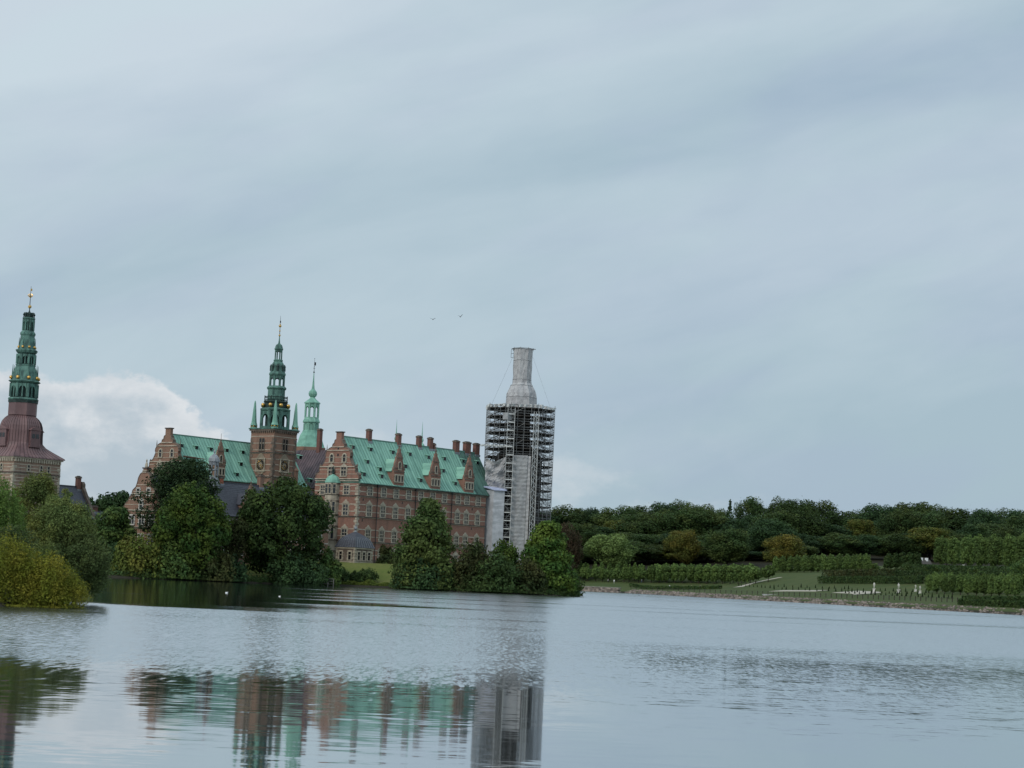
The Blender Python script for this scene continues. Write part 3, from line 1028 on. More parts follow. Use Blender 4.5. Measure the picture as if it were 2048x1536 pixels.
# stone oriel tower on the gable wall
OR = MB()
oy, ow, od = 6.6, 3.0, 1.7
oct_ = lambda k: [(-od + 0.0, -ow * 0.28), (-od, ow * 0.28), (-od * 0.45, ow * 0.5), (0.1, ow * 0.5), (0.1, -ow * 0.5), (-od * 0.45, -ow * 0.5)]
def hex_prism(mb, z0, z1, k=1.0, m=0):
    P = [(px * k, oy + py * k) for px, py in oct_(0)][::-1]
    n = len(P)
    vs = [(x, y, z0) for x, y in P] + [(x, y, z1) for x, y in P]
    mb.add(vs, [tuple(range(n)), tuple(range(n, 2 * n))[::-1]] + [((i + 1) % n, i, n + i, n + (i + 1) % n) for i in range(n)], m)
hex_prism(OR, 0.0, EE - 0.35)
for z in (EE - 0.55, EE - 2.75, EE - 4.1, EE - 6.9, EE - 9.2, EE - 12.0, EE - 14.2):
    hex_prism(OR, z, z + 0.25, 1.08, 1)
orl = OR.build('oriel', [M['stone'], M['stone_dark']], EW)
for z, hh in ((EE - 2.45, 1.8), (EE - 6.5, 2.3), (EE - 11.6, 2.2), (EE - 15.6, 1.3)):
    for yy_ in (-0.45, 0.45):
        w_ = window(EW, (-od - 0.0, oy + yy_, z), 0.6, hh, FACE_S, 1, 2, 'flat', pw=0.10, bw=0.07)
        w_.parent = orl
    w_ = window(EW, (-od * 0.72, oy - ow * 0.39, z), 0.55, hh, FACE_S + math.atan2(od * 0.55, ow * 0.22), 1, 2, 'flat', pw=0.10, bw=0.07)
    w_.parent = orl
mb = MB()
prof = [(1.12, EE - 0.3), (1.1, EE - 0.15), (0.98, EE + 0.35), (0.80, EE + 0.8), (0.52, EE + 1.15), (0.22, EE + 1.35), (0.1, EE + 1.5)]
for i in range(len(prof) - 1):
    P0 = [(-0.5 + (px + 0.5) * prof[i][0], oy + py * prof[i][0], prof[i][1]) for px, py in oct_(0)]
    P1 = [(-0.5 + (px + 0.5) * prof[i + 1][0], oy + py * prof[i + 1][0], prof[i + 1][1]) for px, py in oct_(0)]
    mb.add(P0 + P1, [(k, (k + 1) % 6, 6 + (k + 1) % 6, 6 + k) for k in range(6)])
mb.build('oriel_cap', M['copper_pale'], orl)
mb = MB()
zq = EE + 1.45
mb.lathe([(0.15, zq), (0.32, zq + 0.3), (0.2, zq + 0.55), (0.28, zq + 0.9), (0.08, zq + 1.2), (0.12, zq + 1.5), (0.02, zq + 1.7)], 7, c=(-0.5, oy))
mb.build('finial', M['copper_black'], orl)
# pointed copper lanterns on the courtyard stair turrets, seen over the ridge
for px, ptip in ((791.5, 839), (843.3, 843)):
    q = hit(EW, px, 890, (0, 1, 0), (0, EWD + 0.8, 0))
    zt = hit(EW, px, ptip, (0, 1, 0), (0, EWD + 0.8, 0)).z
    c = (q.x, EWD + 0.8)
    mb = MB()
    mb.lathe([(1.6, -1.0), (1.6, zt - 9.5)], 8, c=c, m=0)
    mb.lathe([(1.75, zt - 9.5), (1.7, zt - 9.3), (1.0, zt - 8.2), (0.85, zt - 7.6)], 8, c=c, m=1)
    t = mb.build('stair_turret', [M['brick_red'], M['copper']], EW)
    mb = MB()
    for k in range(8):
        a = math.pi / 8 + k * math.pi / 4
        mb.tube((c[0] + 0.75 * math.cos(a), c[1] + 0.75 * math.sin(a), zt - 7.6), (c[0] + 0.75 * math.cos(a), c[1] + 0.75 * math.sin(a), zt - 6.2), 0.11)
    mb.lathe([(0.86, zt - 6.2), (0.88, zt - 6.0), (0.80, zt - 5.6), (0.6, zt - 5.1), (0.3, zt - 4.75), (0.18, zt - 4.6), (0.42, zt - 4.2), (0.36, zt - 3.9), (0.16, zt - 3.5), (0.09, zt - 2.2), (0.02, zt)], 8, c=c)
    mb.build('lantern', M['copper'], t)

# ------------------------------------------------------------------ garden pavilion at the corner
pv = at(708, 1120, 389)
PV = empty('garden_pavilion', (pv.x, pv.y, GZ), RZ, 'low stone pavilion with domed slate roof at the corner of the red wing', 'pavilion')
mb = MB()
PVX, PVY, PVH = 2.6, 2.5, 3.0
mb.box(-PVX, PVX, -PVY, PVY, -1.0, PVH)
mb.build('wall', M['stone_dark'], PV)
mb = MB()
for sx in (-1, 1):
    for sy in (-1, 1):
        for k in range(5):
            s = 0.55 if k % 2 else 0.4
            mb.cbox((sx * (PVX - s / 2 + 0.06), sy * (PVY - s / 2 + 0.06), 0.3 + k * 0.58), (s, s, 0.5))
mb.box(-PVX - 0.15, PVX + 0.15, -PVY - 0.15, PVY + 0.15, PVH - 0.35, PVH - 0.1)
mb.box(-PVX - 0.08, PVX + 0.08, -PVY - 0.08, PVY + 0.08, -0.9, 0.2)
mb.build('quoin', M['stone'], PV)
for xx in (-1.5, 0.0, 1.5):
    window(PV, (xx, -PVY, 0.5), 0.7, 1.55, FACE_E, 1, 2, 'flat', pw=0.22, pane='dark_glass')
for yy_ in (-1.2, 1.2):
    window(PV, (-PVX, yy_, 0.5), 0.7, 1.55, FACE_S, 1, 2, 'flat', pw=0.22, pane='dark_glass')
mb = MB()
prof = [(1.10, PVH - 0.08), (1.06, PVH + 0.15), (0.95, PVH + 0.85), (0.86, PVH + 1.35), (0.70, PVH + 1.9), (0.50, PVH + 2.35), (0.25, PVH + 2.75), (0.08, PVH + 3.05)]
for i in range(len(prof) - 1):
    r_, z_ = prof[i]
    r2, z2 = prof[i + 1]
    ring = lambda r, z: [(-PVX * r, -PVY * r, z), (PVX * r, -PVY * r, z), (PVX * r, PVY * r, z), (-PVX * r, PVY * r, z)]
    mb.add(ring(r_, z_) + ring(r2, z2), [(k, (k + 1) % 4, 4 + (k + 1) % 4, 4 + k) for k in range(4)])
mb.add(ring(1.10, PVH - 0.08), [(3, 2, 1, 0)])
rf = mb.build('roof', M['slate'], PV)
mb = MB()
for k in range(-4, 5):
    for i in range(0, 4):
        f = k / 4.0
        r_, z_ = prof[i]
        r2, z2 = prof[i + 1]
        mb.tube((PVX * f * r_, -PVY * r_, z_ + 0.03), (PVX * f * r2, -PVY * r2, z2 + 0.03), 0.05, n=3)
        mb.tube((-PVX * r_, PVY * f * r_, z_ + 0.03), (-PVX * r2, PVY * f * r2, z2 + 0.03), 0.05, n=3)
mb.build('ribs', M['lead'], rf)
mb = MB()
zq = PVH + 3.0
mb.lathe([(0.3, zq), (0.25, zq + 0.2), (0.14, zq + 0.35), (0.36, zq + 0.7), (0.3, zq + 0.95), (0.08, zq + 1.15), (0.14, zq + 1.3), (0.02, zq + 1.6)], 8)
mb.build('finial', M['lead'], rf)

# ================================================================== CHURCH WING
CW = empty('church_wing', G(-10, 40), RZ, 'brick wing with scrolled end gable and green roof behind the dark pine', 'castle wing')
CL, CWD, CE, CR = 37.0, 12.6, 16.8, 25.75
slope_c = (CR - CE) / (CWD / 2)
mb = MB()
mb.box(0, CL, 0, CWD, -1.5, CE - 0.3)
mb.build('wall', M['brick_brown'], CW)
gable_roof(CW, 0.5, CL, 0, CWD, CE, CR)
bz = [CE - 0.9, CE - 2.0, CE - 3.3, CE - 4.6, CE - 6.0, CE - 7.4, CE - 9, CE - 11]
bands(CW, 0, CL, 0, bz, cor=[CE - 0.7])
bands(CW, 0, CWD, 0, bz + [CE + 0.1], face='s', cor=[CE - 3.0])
gable(CW, 0, CWD, CE + 0.5, 0.95, wall='brick_brown')
for y in (-1.7, 1.9):
    window(CW, (0, CWD / 2 + y, CE + 4.0), 0.75, 1.2, FACE_S, 1, 1, 'arch', pw=0.22, pane='dark_glass')
    window(CW, (0, CWD / 2 + y, CE + 1.0), 1.2, 1.6, FACE_S, 2, 2, 'peak', pw=0.2, pane='dark_glass')
for y in (1.8, 4.8, 7.8, 10.8):
    window(CW, (0, y, CE - 3.4), 1.2, 2.0, FACE_S, 2, 2, 'peak')
    window(CW, (0, y, CE - 8.4), 1.2, 2.6, FACE_S, 2, 2, 'peak')
pe = (0, -0.1, CE)
ne = (0, -slope_c, 1.0)
for px, py in [(363.4, 891.9), (393, 895.8), (422, 899), (454, 901.3), (486, 905.2), (387.7, 917.7), (482.2, 928.6), (474.4, 949.7), (601, 915), (622, 962)]:
    q = hit(CW, px, py, ne, pe)
    hatch(CW, q - Vector((0, 0, 0.4)), slope_c)
q = hit(CW, 438, 955, (0, 1, 0), (0, 0, 0))
dormer(CW, q.x, CE - 0.3, slope_c, w=3.0, wall='brick_brown', s=1.02)

# ================================================================== NORTH WING
KW = empty('castle_wing', G(30, 11.5), RZ, 'rear wing with steep purple brown roof between clock tower and scrolled gable', 'castle wing')
mb = MB()
mb.box(0, 11.5, 0, 41, -1.5, CE - 0.3)
mb.box(-2.0, 0, 28.6, 41, -1.5, CE - 0.3)
mb.build('wall', M['brick_brown'], KW)
mb = MB()
zc = 25.9
pts = [(-0.4, CE - 0.1), (5.75, zc), (11.9, CE - 0.1)]
mb.prism(pts, 'y', -0.5, 41.0, 0)
for k in range(51):
    y = -0.4 + k * 0.8
    mb.tube((-0.4, y, CE - 0.07), (5.75, y, zc + 0.03), 0.05, n=3, m=1)
mb.build('roof', [M['copper_purple'], M['seam_brown']], KW)
for px, py, zt in ((638, 900, 0), (600, 905, 0)):
    q = hit(KW, px, py, (1, 0, 0), (5.75, 0, 0))
    tp = hit(KW, px + 1, 858 if px > 620 else 879, (1, 0, 0), (5.75, 0, 0))
    chimney(KW, 5.75 if px > 620 else 3.5, q.y, zc - 2.5, tp.z, 0.9, 0.95)

# ================================================================== LANTERN SPIRE (rear)
SP = empty('lantern_tower', G(40.5, 52.9), RZ, 'slender green copper lantern spire with an onion bulb rising behind the clock tower', 'tower')
k_ = 0.0275


def prof_from(pairs, y0, z0, k):
    return [(hw * k, z0 + (y0 - y) * k) for hw, y in pairs]


zb = 26.9
mb = MB()
mb.lathe([(3.9, -1), (3.9, zb)], 8)
mb.build('wall', M['brick_brown'], SP)
mb = MB()
mb.lathe(prof_from([(140, 1195), (130, 1180), (114, 1140), (98, 1090), (80, 1060), (74, 1045)], 1190, zb, k_), 8)
mb.build('roof', M['copper_pale'], SP)
mb = MB()
mb.lathe(prof_from([(69, 1050), (69, 975)], 1190, zb, k_), 8)
mb.lathe(prof_from([(78, 975), (78, 966), (66, 940), (64, 930)], 1190, zb, k_), 8)
st = mb.build('drum', M['copper'], SP)
mb = MB()
for k in range(8):
    a = k * math.pi / 4
    r = 69 * k_ * math.cos(math.pi / 8) + 0.01
    za, zb2 = zb + (1190 - 1042) * k_, zb + (1190 - 985) * k_
    t = Vector((-math.sin(a), math.cos(a), 0))
    n = Vector((math.cos(a), math.sin(a), 0))
    for s_ in (-0.42, 0.42):
        mb.tube(n * r + t * s_ + Vector((0, 0, za)), n * r + t * s_ + Vector((0, 0, zb2 - 0.45)), 0.06)
    for j in range(6):
        t0, t1 = math.pi * j / 6, math.pi * (j + 1) / 6
        mb.tube(n * r + t * 0.42 * math.cos(t0) + Vector((0, 0, zb2 - 0.45 + 0.42 * math.sin(t0))), n * r + t * 0.42 * math.cos(t1) + Vector((0, 0, zb2 - 0.45 + 0.42 * math.sin(t1))), 0.06)
mb.build('arch_panel', M['copper_dark'], st)


def open_lantern(mb, r, z0, z1, n=8, pw=0.3, m=0, c=(0, 0), ph=None, archf=0.78):
    """piers at the corners of an n-gon with a ring of arches above: daylight shows through"""
    ph = math.pi / n if ph is None else ph
    for k in range(n):
        a = ph + 2 * math.pi * k / n
        p = Vector((c[0] + r * math.cos(a), c[1] + r * math.sin(a), 0))
        mb.tube(p + Vector((0, 0, z0)), p + Vector((0, 0, z1)), pw, n=6, m=m)
        a2 = a + 2 * math.pi / n
        q = Vector((c[0] + r * math.cos(a2), c[1] + r * math.sin(a2), 0))
        zt = z0 + (z1 - z0) * archf
        hv = (q - p)
        nin = Vector((-hv.y, hv.x, 0)).normalized() * 0.14
        half = hv.length / 2 - pw
        mid = (p + q) / 2
        hd = hv.normalized()
        segs = 6
        for j in range(segs):
            t0, t1 = -1 + 2 * j / segs, -1 + 2 * (j + 1) / segs
            za = zt - (1 - math.sqrt(max(0, 1 - t0 * t0))) * half * 0.9
            zb_ = zt - (1 - math.sqrt(max(0, 1 - t1 * t1))) * half * 0.9
            p0, p1 = mid + hd * half * t0, mid + hd * half * t1
            vs = []
            for s_ in (-1, 1):
                vs += [p0 + nin * s_ + Vector((0, 0, za)), p1 + nin * s_ + Vector((0, 0, zb_)), p1 + nin * s_ + Vector((0, 0, z1)), p0 + nin * s_ + Vector((0, 0, z1))]
            mb.add(vs, [(0, 1, 2, 3), (7, 6, 5, 4), (0, 4, 5, 1), (3, 2, 6, 7)], m)


mb = MB()
z_ = lambda y: zb + (1190 - y) * k_
open_lantern(mb, 58 * k_, z_(932), z_(812), 8, 0.24)
mb.build('lantern', M['copper'], SP)
mb = MB()
mb.lathe([(hw * k_, z_(y)) for hw, y in [(52, 815), (68, 812), (69, 803), (46, 785), (30, 772), (22, 762), (20, 756), (32, 745), (37, 728), (33, 708), (20, 694), (13, 684), (9, 650), (5.5, 600), (3, 545)]], 12)
mb.build('spire', M['copper'], SP, smooth=False)
mb = MB()
finial(mb, (0, 0), z_(550), (550 - 420) * k_, 0.07, ((0.08, 0.2), (0.45, 0.1), (0.98, 0.1)))
mb.box(0.02, 0.5, -0.03, 0.03, z_(480), z_(452))
mb.box(-0.3, 0.3, -0.03, 0.03, z_(507), z_(504))
mb.build('weather_vane', [M['iron'], M['copper_black']], SP)

# ================================================================== CLOCK TOWER
TS = 7.1
TB = G(11.6, 36.15)
TW = empty('clock_tower', TB, RZ, 'square brick clock tower with tiered green spire, gilded balls and corner obelisks', 'tower')
TZ = 28.8
mb = MB()
mb.box(0, TS, 0, TS, -1.5, TZ - 0.6)
mb.build('wall', M['brick_brown'], TW)
tb = [TZ - d for d in (1.9, 3.4, 4.9, 6.9, 8.1, 9.4, 10.6, 12.2, 13.6, 15, 16.5, 18)]
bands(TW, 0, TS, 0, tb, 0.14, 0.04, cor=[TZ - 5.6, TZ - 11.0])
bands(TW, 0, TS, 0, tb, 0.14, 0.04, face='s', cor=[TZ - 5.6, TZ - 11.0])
quoins(TW, [(0, 0, 1, 1), (TS, 0, -1, 1), (0, TS, 1, -1)], TZ - 19, TZ - 1.6, step=0.7, sz=0.85, m='stone_dark')
mb = MB()
mb.box(-0.45, TS + 0.45, -0.45, TS + 0.45, TZ - 0.25, TZ, 1)
mb.box(-0.3, TS + 0.3, -0.3, TS + 0.3, TZ - 0.6, TZ - 0.25, 0)
for k in range(12):
    p = 0.3 + k * (TS - 0.6) / 11
    mb.box(p - 0.13, p + 0.13, -0.28, 0.0, TZ - 1.05, TZ - 0.6, 0)
    mb.box(-0.28, 0.0, p - 0.13, p + 0.13, TZ - 1.05, TZ - 0.6, 0)
mb.build('cornice', [M['stone_dark'], M['copper_dark']], TW)
for face, mk in ((FACE_E, lambda h, z: (h, 0, z)), (FACE_S, lambda h, z: (0, h, z))):
    for q in (-0.42, 0.42):
        window(TW, mk(TS / 2 + q, TZ - 4.9), 0.55, 2.3, face, 1, 1, 'arch', sur='stone_dark', pw=0.15, pane='dark_glass')
    for q in (-0.42, 0.42):
        window(TW, mk(TS / 2 + q, TZ - 12.6), 0.5, 1.1, face, 1, 1, 'arch', sur='stone_dark', pw=0.15, pane='dark_glass')
    # clock: stone aedicule, dark ring, gilt numerals and hands, built facing -y then turned
    mb = MB()
    mb.box(-1.35, 1.35, -0.14, 0, -1.45, 1.35)
    mb.prism([(-1.25, 1.35), (1.25, 1.35), (0.85, 2.0), (0.35, 2.45), (0, 2.7), (-0.35, 2.45), (-0.85, 2.0)], 'y', -0.16, 0)
    mb.box(-1.5, 1.5, -0.26, 0, 1.28, 1.45, 1)
    mb.box(-1.5, 1.5, -0.26, 0, -1.5, -1.3, 1)
    for s_ in (-1, 1):
        mb.tube((s_ * 1.28, -0.2, -1.3), (s_ * 1.28, -0.2, 1.3), 0.12, n=6, m=1)
        mb.prism([(s_ * 1.2, -1.5), (s_ * 0.2, -1.5), (s_ * 0.1, -2.1), (s_ * 0.7, -2.0)][::int(s_)], 'y', -0.12, 0)
    ck = mb.build('clock', [M['stone_mid'], M['stone']], TW, mk(TS / 2, TZ - 8.1), face)
    ring = MB()
    N = 32
    for k in range(N):
        a0_, a1_ = 2 * math.pi * k / N, 2 * math.pi * (k + 1) / N
        pp = [(r * math.cos(a), r * math.sin(a)) for r, a in ((0.62, a0_), (1.12, a0_), (1.12, a1_), (0.62, a1_))]
        ring.prism(pp, 'y', -0.20, -0.13)
    ring.build('dial', M['iron'], ck)
    mb = MB()
    for k in range(12):
        a = math.pi / 2 - 2 * math.pi * k / 12
        d = Vector((math.cos(a), 0, math.sin(a)))
        t = Vector((-d.z, 0, d.x))
        strokes = [1, 2, 3, 3, 2, 2, 3, 4, 3, 2, 2, 3][(k - 1) % 12]
        for j in range(strokes):
            o = (j - (strokes - 1) / 2) * 0.085
            mb.tube(d * 0.76 + t * o + Vector((0, -0.225, 0)), d * 1.0 + t * o + Vector((0, -0.225, 0)), 0.026, n=4)
    mb.build('numerals', M['gold'], ck)
    mb = MB()
    for a, l_, r_ in ((math.radians(-62), 0.95, 0.05), (math.radians(-25), 0.6, 0.07)):
        mb.tube((0, -0.25, 0), (l_ * math.cos(a), -0.25, l_ * math.sin(a)), r_, r_ * 0.6, 4)
    mb.ball((0, -0.25, 0), 0.1, 8)
    mb.build('clock_hand', M['gold'], ck)
# slim brick stair turret on the right flank of the tower
mb = MB()
mb.lathe([(1.2, -1), (1.2, TZ - 9.0), (1.35, TZ - 8.9), (0.9, TZ - 8.2), (0.2, TZ - 7.2)], 8, c=(TS + 0.4, 0.9), m=0)
mb.build('stair_turret', M['brick_brown'], TW)
# small stone figure niche block low on the left face
kk = 0.0267
tz = lambda y: TZ + (990 - y) * kk
cx = cy = TS / 2


def L8(pairs, m='copper_dark', name='spire_stage', n=8, par=None):
    mb = MB()
    mb.lathe([(hw * kk * 1.04, tz(y)) for hw, y in pairs], n, c=(cx, cy))
    return mb.build(name, M[m], par or TW)


# belfry arches around a near-black core that paints the shade of the open inside
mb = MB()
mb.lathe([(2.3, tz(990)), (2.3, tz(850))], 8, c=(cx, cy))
mb.build('shade_core', M['copper_black'], TW)
mb = MB()
open_lantern(mb, 118 * kk, tz(990), tz(842), 8, 0.36, c=(cx, cy), archf=0.80)
mb.lathe([(128 * kk, tz(992)), (128 * kk, tz(972)), (118 * kk, tz(970))], 8, c=(cx, cy))
mb.build('belfry', M['copper_dark'], TW)
L8([(114, 850), (126, 840), (130, 828), (124, 824), (100, 815)], name='cornice')
L8([(96, 816), (94, 775)], 'copper_black', 'spire_stage')
mb = MB()
mb.lathe([(98 * kk, tz(778)), (108 * kk, tz(765)), (104 * kk, tz(758)), (88 * kk, tz(757))], 8, c=(cx, cy))
for k in range(8):
    a = math.pi / 8 + k * math.pi / 4
    a2 = a + math.pi / 4
    r = 100 * kk
    p = Vector((cx + r * math.cos(a), cy + r * math.sin(a), 0))
    q = Vector((cx + r * math.cos(a2), cy + r * math.sin(a2), 0))
    mb.tube(p + Vector((0, 0, tz(758))), p + Vector((0, 0, tz(716))), 0.12)
    for zz in (724, 752):
        mb.tube(p + Vector((0, 0, tz(zz))), q + Vector((0, 0, tz(zz))), 0.09)
    for j in range(1, 5):
        pp = p.lerp(q, j / 5)
        mb.tube(pp + Vector((0, 0, tz(756))), pp + Vector((0, 0, tz(722))), 0.06)
mb.build('balcony', M['copper_black'], TW)
L8([(76, 760), (74, 720), (73, 662), (80, 656), (84, 648), (78, 640), (64, 630)])
mb = MB()
open_lantern(mb, 60 * kk, tz(632), tz(548), 8, 0.25, c=(cx, cy), archf=0.80)
mb.build('lantern', M['copper_dark'], TW)
L8([(58, 552), (66, 546), (72, 532), (69, 526), (60, 505), (56, 480), (55, 462), (49, 444), (41, 432), (36, 424), (40, 420), (39, 412), (30, 408)], name='dome')
for k in range(8):
    a = k * math.pi / 4
    mb = MB()
    d = Vector((math.cos(a), math.sin(a), 0))
    p = Vector((cx, cy, 0)) + d * 56 * kk
    mb.tube(p + Vector((0, 0, tz(505))), p + Vector((0, 0, tz(470))), 0.28, 0.24, 5)
    mb.tube(p + Vector((0, 0, tz(470))), p + Vector((0, 0, tz(448))), 0.34, 0.03, 5)
    mb.build('dome_dormer', M['copper_black'], TW)
mb = MB()
open_lantern(mb, 28 * kk, tz(410), tz(328), 8, 0.15, c=(cx, cy), archf=0.84)
mb.build('lantern', M['copper_dark'], TW)
L8([(28, 332), (36, 326), (38, 318), (33, 312), (31, 300), (25, 286), (14, 278), (8, 270), (6, 250), (3.5, 215)], name='cap')
mb = MB()
finial(mb, (cx, cy), tz(222), (222 - 40) * kk, 0.09, ((0.09, 0.24), (0.30, 0.18), (0.52, 0.30), (0.60, 0.16)))
for k in range(4):
    a = k * math.pi / 2
    zq = tz(135)
    mb.tube((cx, cy, zq), (cx + 0.42 * math.cos(a), cy + 0.42 * math.sin(a), zq + 0.28), 0.06, m=1)
mb.box(cx - 0.1, cx + 0.18, cy - 0.03, cy + 0.03, tz(100), tz(82), 0)
mb.build('weather_vane', [M['iron'], M['gold']], TW)
for k in range(8):
    a = math.pi / 8 + k * math.pi / 4
    mb = MB()
    r = 112 * kk
    mb.ball((cx + r * math.cos(a), cy + r * math.sin(a), tz(796)), 0.46, 14)
    mb.build('gilded_ball', M['gold'], TW, smooth=True)
for qx in (0, 1):
    for qy in (0, 1):
        c = (0.35 + qx * (TS - 0.7), 0.35 + qy * (TS - 0.7))
        mb = MB()
        mb.lathe([(0.85, TZ + 0.65), (0.78, TZ + 0.8), (0.62, TZ + 1.3), (0.52, TZ + 2.2), (0.36, TZ + 4.2), (0.22, TZ + 5.6), (0.12, TZ + 6.0), (0.02, TZ + 6.15)], 8, c=c)
        mb.lathe([(0.85, TZ), (0.85, TZ + 0.18), (0.4, TZ + 0.22), (0.4, TZ + 0.66)], 8, c=c)
        o = mb.build('corner_obelisk', M['copper'], TW)
        mb = MB()
        for j in range(4):
            a = math.pi / 4 + j * math.pi / 2
            mb.ball((c[0] + 0.55 * math.cos(a), c[1] + 0.55 * math.sin(a), TZ + 0.42), 0.22, 10)
        mb.build('gilded_ball', M['gold'], o, smooth=True)

# ================================================================== GATE TOWER (left edge of the photo)
GS = 10.8
gp = at(37, 940, 365)
gw0 = Vector((gp.x, gp.y, 3.2))
GT = empty('gate_tower', gw0, RZ, 'banded brick gate tower with brown bell roof and tall dark green spire', 'tower')
gtop = at(37, 916, 365).z - 3.2
k3 = 0.0244
gz3 = lambda y: gtop + (1372 - y) * k3
h = GS / 2
mb = MB()
mb.box(-h, h, -h, h, -2, gtop - 0.35)
mb.build('wall', M['brick_gate'], GT)
bs = [gtop - 1.5 - 0.62 * i for i in range(20)]
bands(GT, -h, h, -h, bs, 0.13, 0.05, cor=[gtop - 3.2, gtop - 9.4], m='stone_band')
bands(GT, -h, h, -h, bs, 0.13, 0.05, face='s', cor=[gtop - 3.2, gtop - 9.4], m='stone_band')
quoins(GT, [(-h, -h, 1, 1), (h, -h, -1, 1), (-h, h, 1, -1)], gtop - 14, gtop - 1.4, step=0.62, sz=0.7)
mb = MB()
mb.box(-h - 0.35, h + 0.35, -h - 0.35, h + 0.35, gtop - 0.35, gtop - 0.1)
for k in range(20):
    p = -h + 0.25 + k * (GS - 0.5) / 19
    mb.box(p - 0.14, p + 0.14, -h - 0.3, -h, gtop - 0.95, gtop - 0.35)
    mb.box(-h - 0.3, -h, p - 0.14, p + 0.14, gtop - 0.95, gtop - 0.35)
mb.build('cornice', M['stone'], GT)
for q in (-2.0, 0.9, 2.6):
    window(GT, (q, -h, gtop - 2.55), 0.5, 0.9, FACE_E, 1, 1, 'arch', pw=0.14, pane='dark_glass')
    window(GT, (-h, q, gtop - 2.55), 0.5, 0.9, FACE_S, 1, 1, 'arch', pw=0.14, pane='dark_glass')
for q in (3.9,):
    window(GT, (q, -h, gtop - 3.9 + 0.2), 0.4, 0.5, FACE_E, 1, 1, 'flat', pw=0.1, pane='dark_glass')
window(GT, (0.5, -h, gtop - 7.0), 1.4, 1.2, FACE_E, 2, 1, 'flat', sur='white_paint', bar='white_paint', pane='dark_glass')
window(GT, (3.6, -h, gtop - 6.6), 0.4, 0.6, FACE_E, 1, 1, 'flat', pw=0.1, pane='dark_glass')
# bell roof: square at the eave, rounding to an octagon
rings = [(1.10, 1376), (1.085, 1366), (0.95, 1345), (0.83, 1320), (0.74, 1290), (0.69, 1255), (0.68, 1210), (0.68, 1165), (0.655, 1125), (0.61, 1095), (0.53, 1070), (0.44, 1052), (0.385, 1040)]
NB = 48
mb = MB()
vs = []
for i, (s, y) in enumerate(rings):
    t = min(1.0, max(0.0, (1345 - y) / 95))
    t = t * t * (3 - 2 * t)
    for k in range(NB):
        a = 2 * math.pi * k / NB + math.pi / NB * 0
        sq = h / max(abs(math.cos(a)), abs(math.sin(a)))
        a8 = (a + math.pi / 8) % (math.pi / 4) - math.pi / 8
        oc = h * 1.04 / math.cos(a8)
        r = (sq * (1 - t) + oc * t) * s
        vs.append((r * math.cos(a), r * math.sin(a), gz3(y)))
fs = []
for i in range(len(rings) - 1):
    for k in range(NB):
        fs.append((i * NB + k, i * NB + (k + 1) % NB, (i + 1) * NB + (k + 1) % NB, (i + 1) * NB + k))
fs.append(tuple(range(NB))[::-1])
fs.append(tuple(range((len(rings) - 1) * NB, len(rings) * NB)))
mb.add(vs, fs, 0)
for k in range(0, NB, 1):
    for i in range(len(rings) - 1):
        a, b_ = Vector(vs[i * NB + k]), Vector(vs[(i + 1) * NB + k])
        mb.tube(a, b_, 0.055, n=3, m=1)
rf = mb.build('bell_roof', [M['copper_brown'], M['seam_brown']], GT)
for rz_ in (0, math.pi / 2, math.pi, -math.pi / 2):
    mb = MB()
    zd = gz3(1285)
    mb.box(-1.05, 1.05, -4.3, -2.6, zd, zd + 3.0)
    mb.prism([(-1.3, zd + 3.0), (1.3, zd + 3.0), (0.8, zd + 3.4), (0, zd + 3.65), (-0.8, zd + 3.4)], 'y', -4.45, -2.4)
    mb.box(-1.3, 1.3, -4.45, -2.6, zd - 0.15, zd + 0.12)
    d_ = mb.build('roof_dormer', M['copper_brown'], rf, (0, 0, 0), rz_)
    mb = MB()
    for q in (-0.45, 0.45):
        mb.box(q - 0.33, q + 0.33, -4.34, -4.28, zd + 1.5, zd + 2.3)
    mb.build('pane', M['glass'], d_)


def L3(pairs, m='copper_dark', name='spire_stage', n=8):
    mb = MB()
    mb.lathe([(hw * k3 * 1.03, gz3(y)) for hw, y in pairs], n)
    return mb.build(name, M[m], GT)


L3([(108, 1045), (108, 950)], 'copper_brown', 'drum')
L3([(112, 950), (114, 930)], 'copper_black', 'cornice')
L3([(110, 930), (117, 922), (112, 912), (78, 905), (78, 800), (108, 795), (123, 784), (112, 776)], 'copper_dark')
L3([(104, 778), (98, 745), (88, 705), (74, 665), (74, 655)], 'copper_dark')
L3([(77, 660), (77, 652), (48, 648), (48, 572), (70, 565), (76, 560), (85, 542), (76, 536), (66, 533)], 'copper_dark')
L3([(66, 535), (60, 500), (55, 460), (53, 428), (58, 420), (59, 408), (50, 395), (46, 388)], 'copper_dark')
L3([(32, 390), (32, 300), (47, 298), (50, 290), (40, 285)], 'copper_dark')
L3([(34, 288), (34, 248)], 'copper_black', 'crown')
for hw_, ya_, yb_ in ((86, 906, 800), (54, 650, 570), (36, 390, 300)):  # near-black inner drums: painted shade that makes the colonnades read as open
    L3([(hw_, ya_), (hw_, yb_)], 'copper_black', 'shade_core')
for (r_, y0_, y1_, pw) in ((102, 905, 800, 0.30), (70, 648, 572, 0.22), (43, 385, 302, 0.14)):
    mb = MB()
    open_lantern(mb, r_ * k3, gz3(y0_), gz3(y1_), 8, pw, archf=0.8)
    for k in range(8):
        a = k * math.pi / 4
        r = r_ * k3 * math.cos(math.pi / 8)
        mb.tube((r * math.cos(a), r * math.sin(a), gz3(y0_)), (r * math.cos(a), r * math.sin(a), gz3(y1_)), pw * 0.55)
    mb.build('colonnade', M['copper_dark'], GT)
mb = MB()
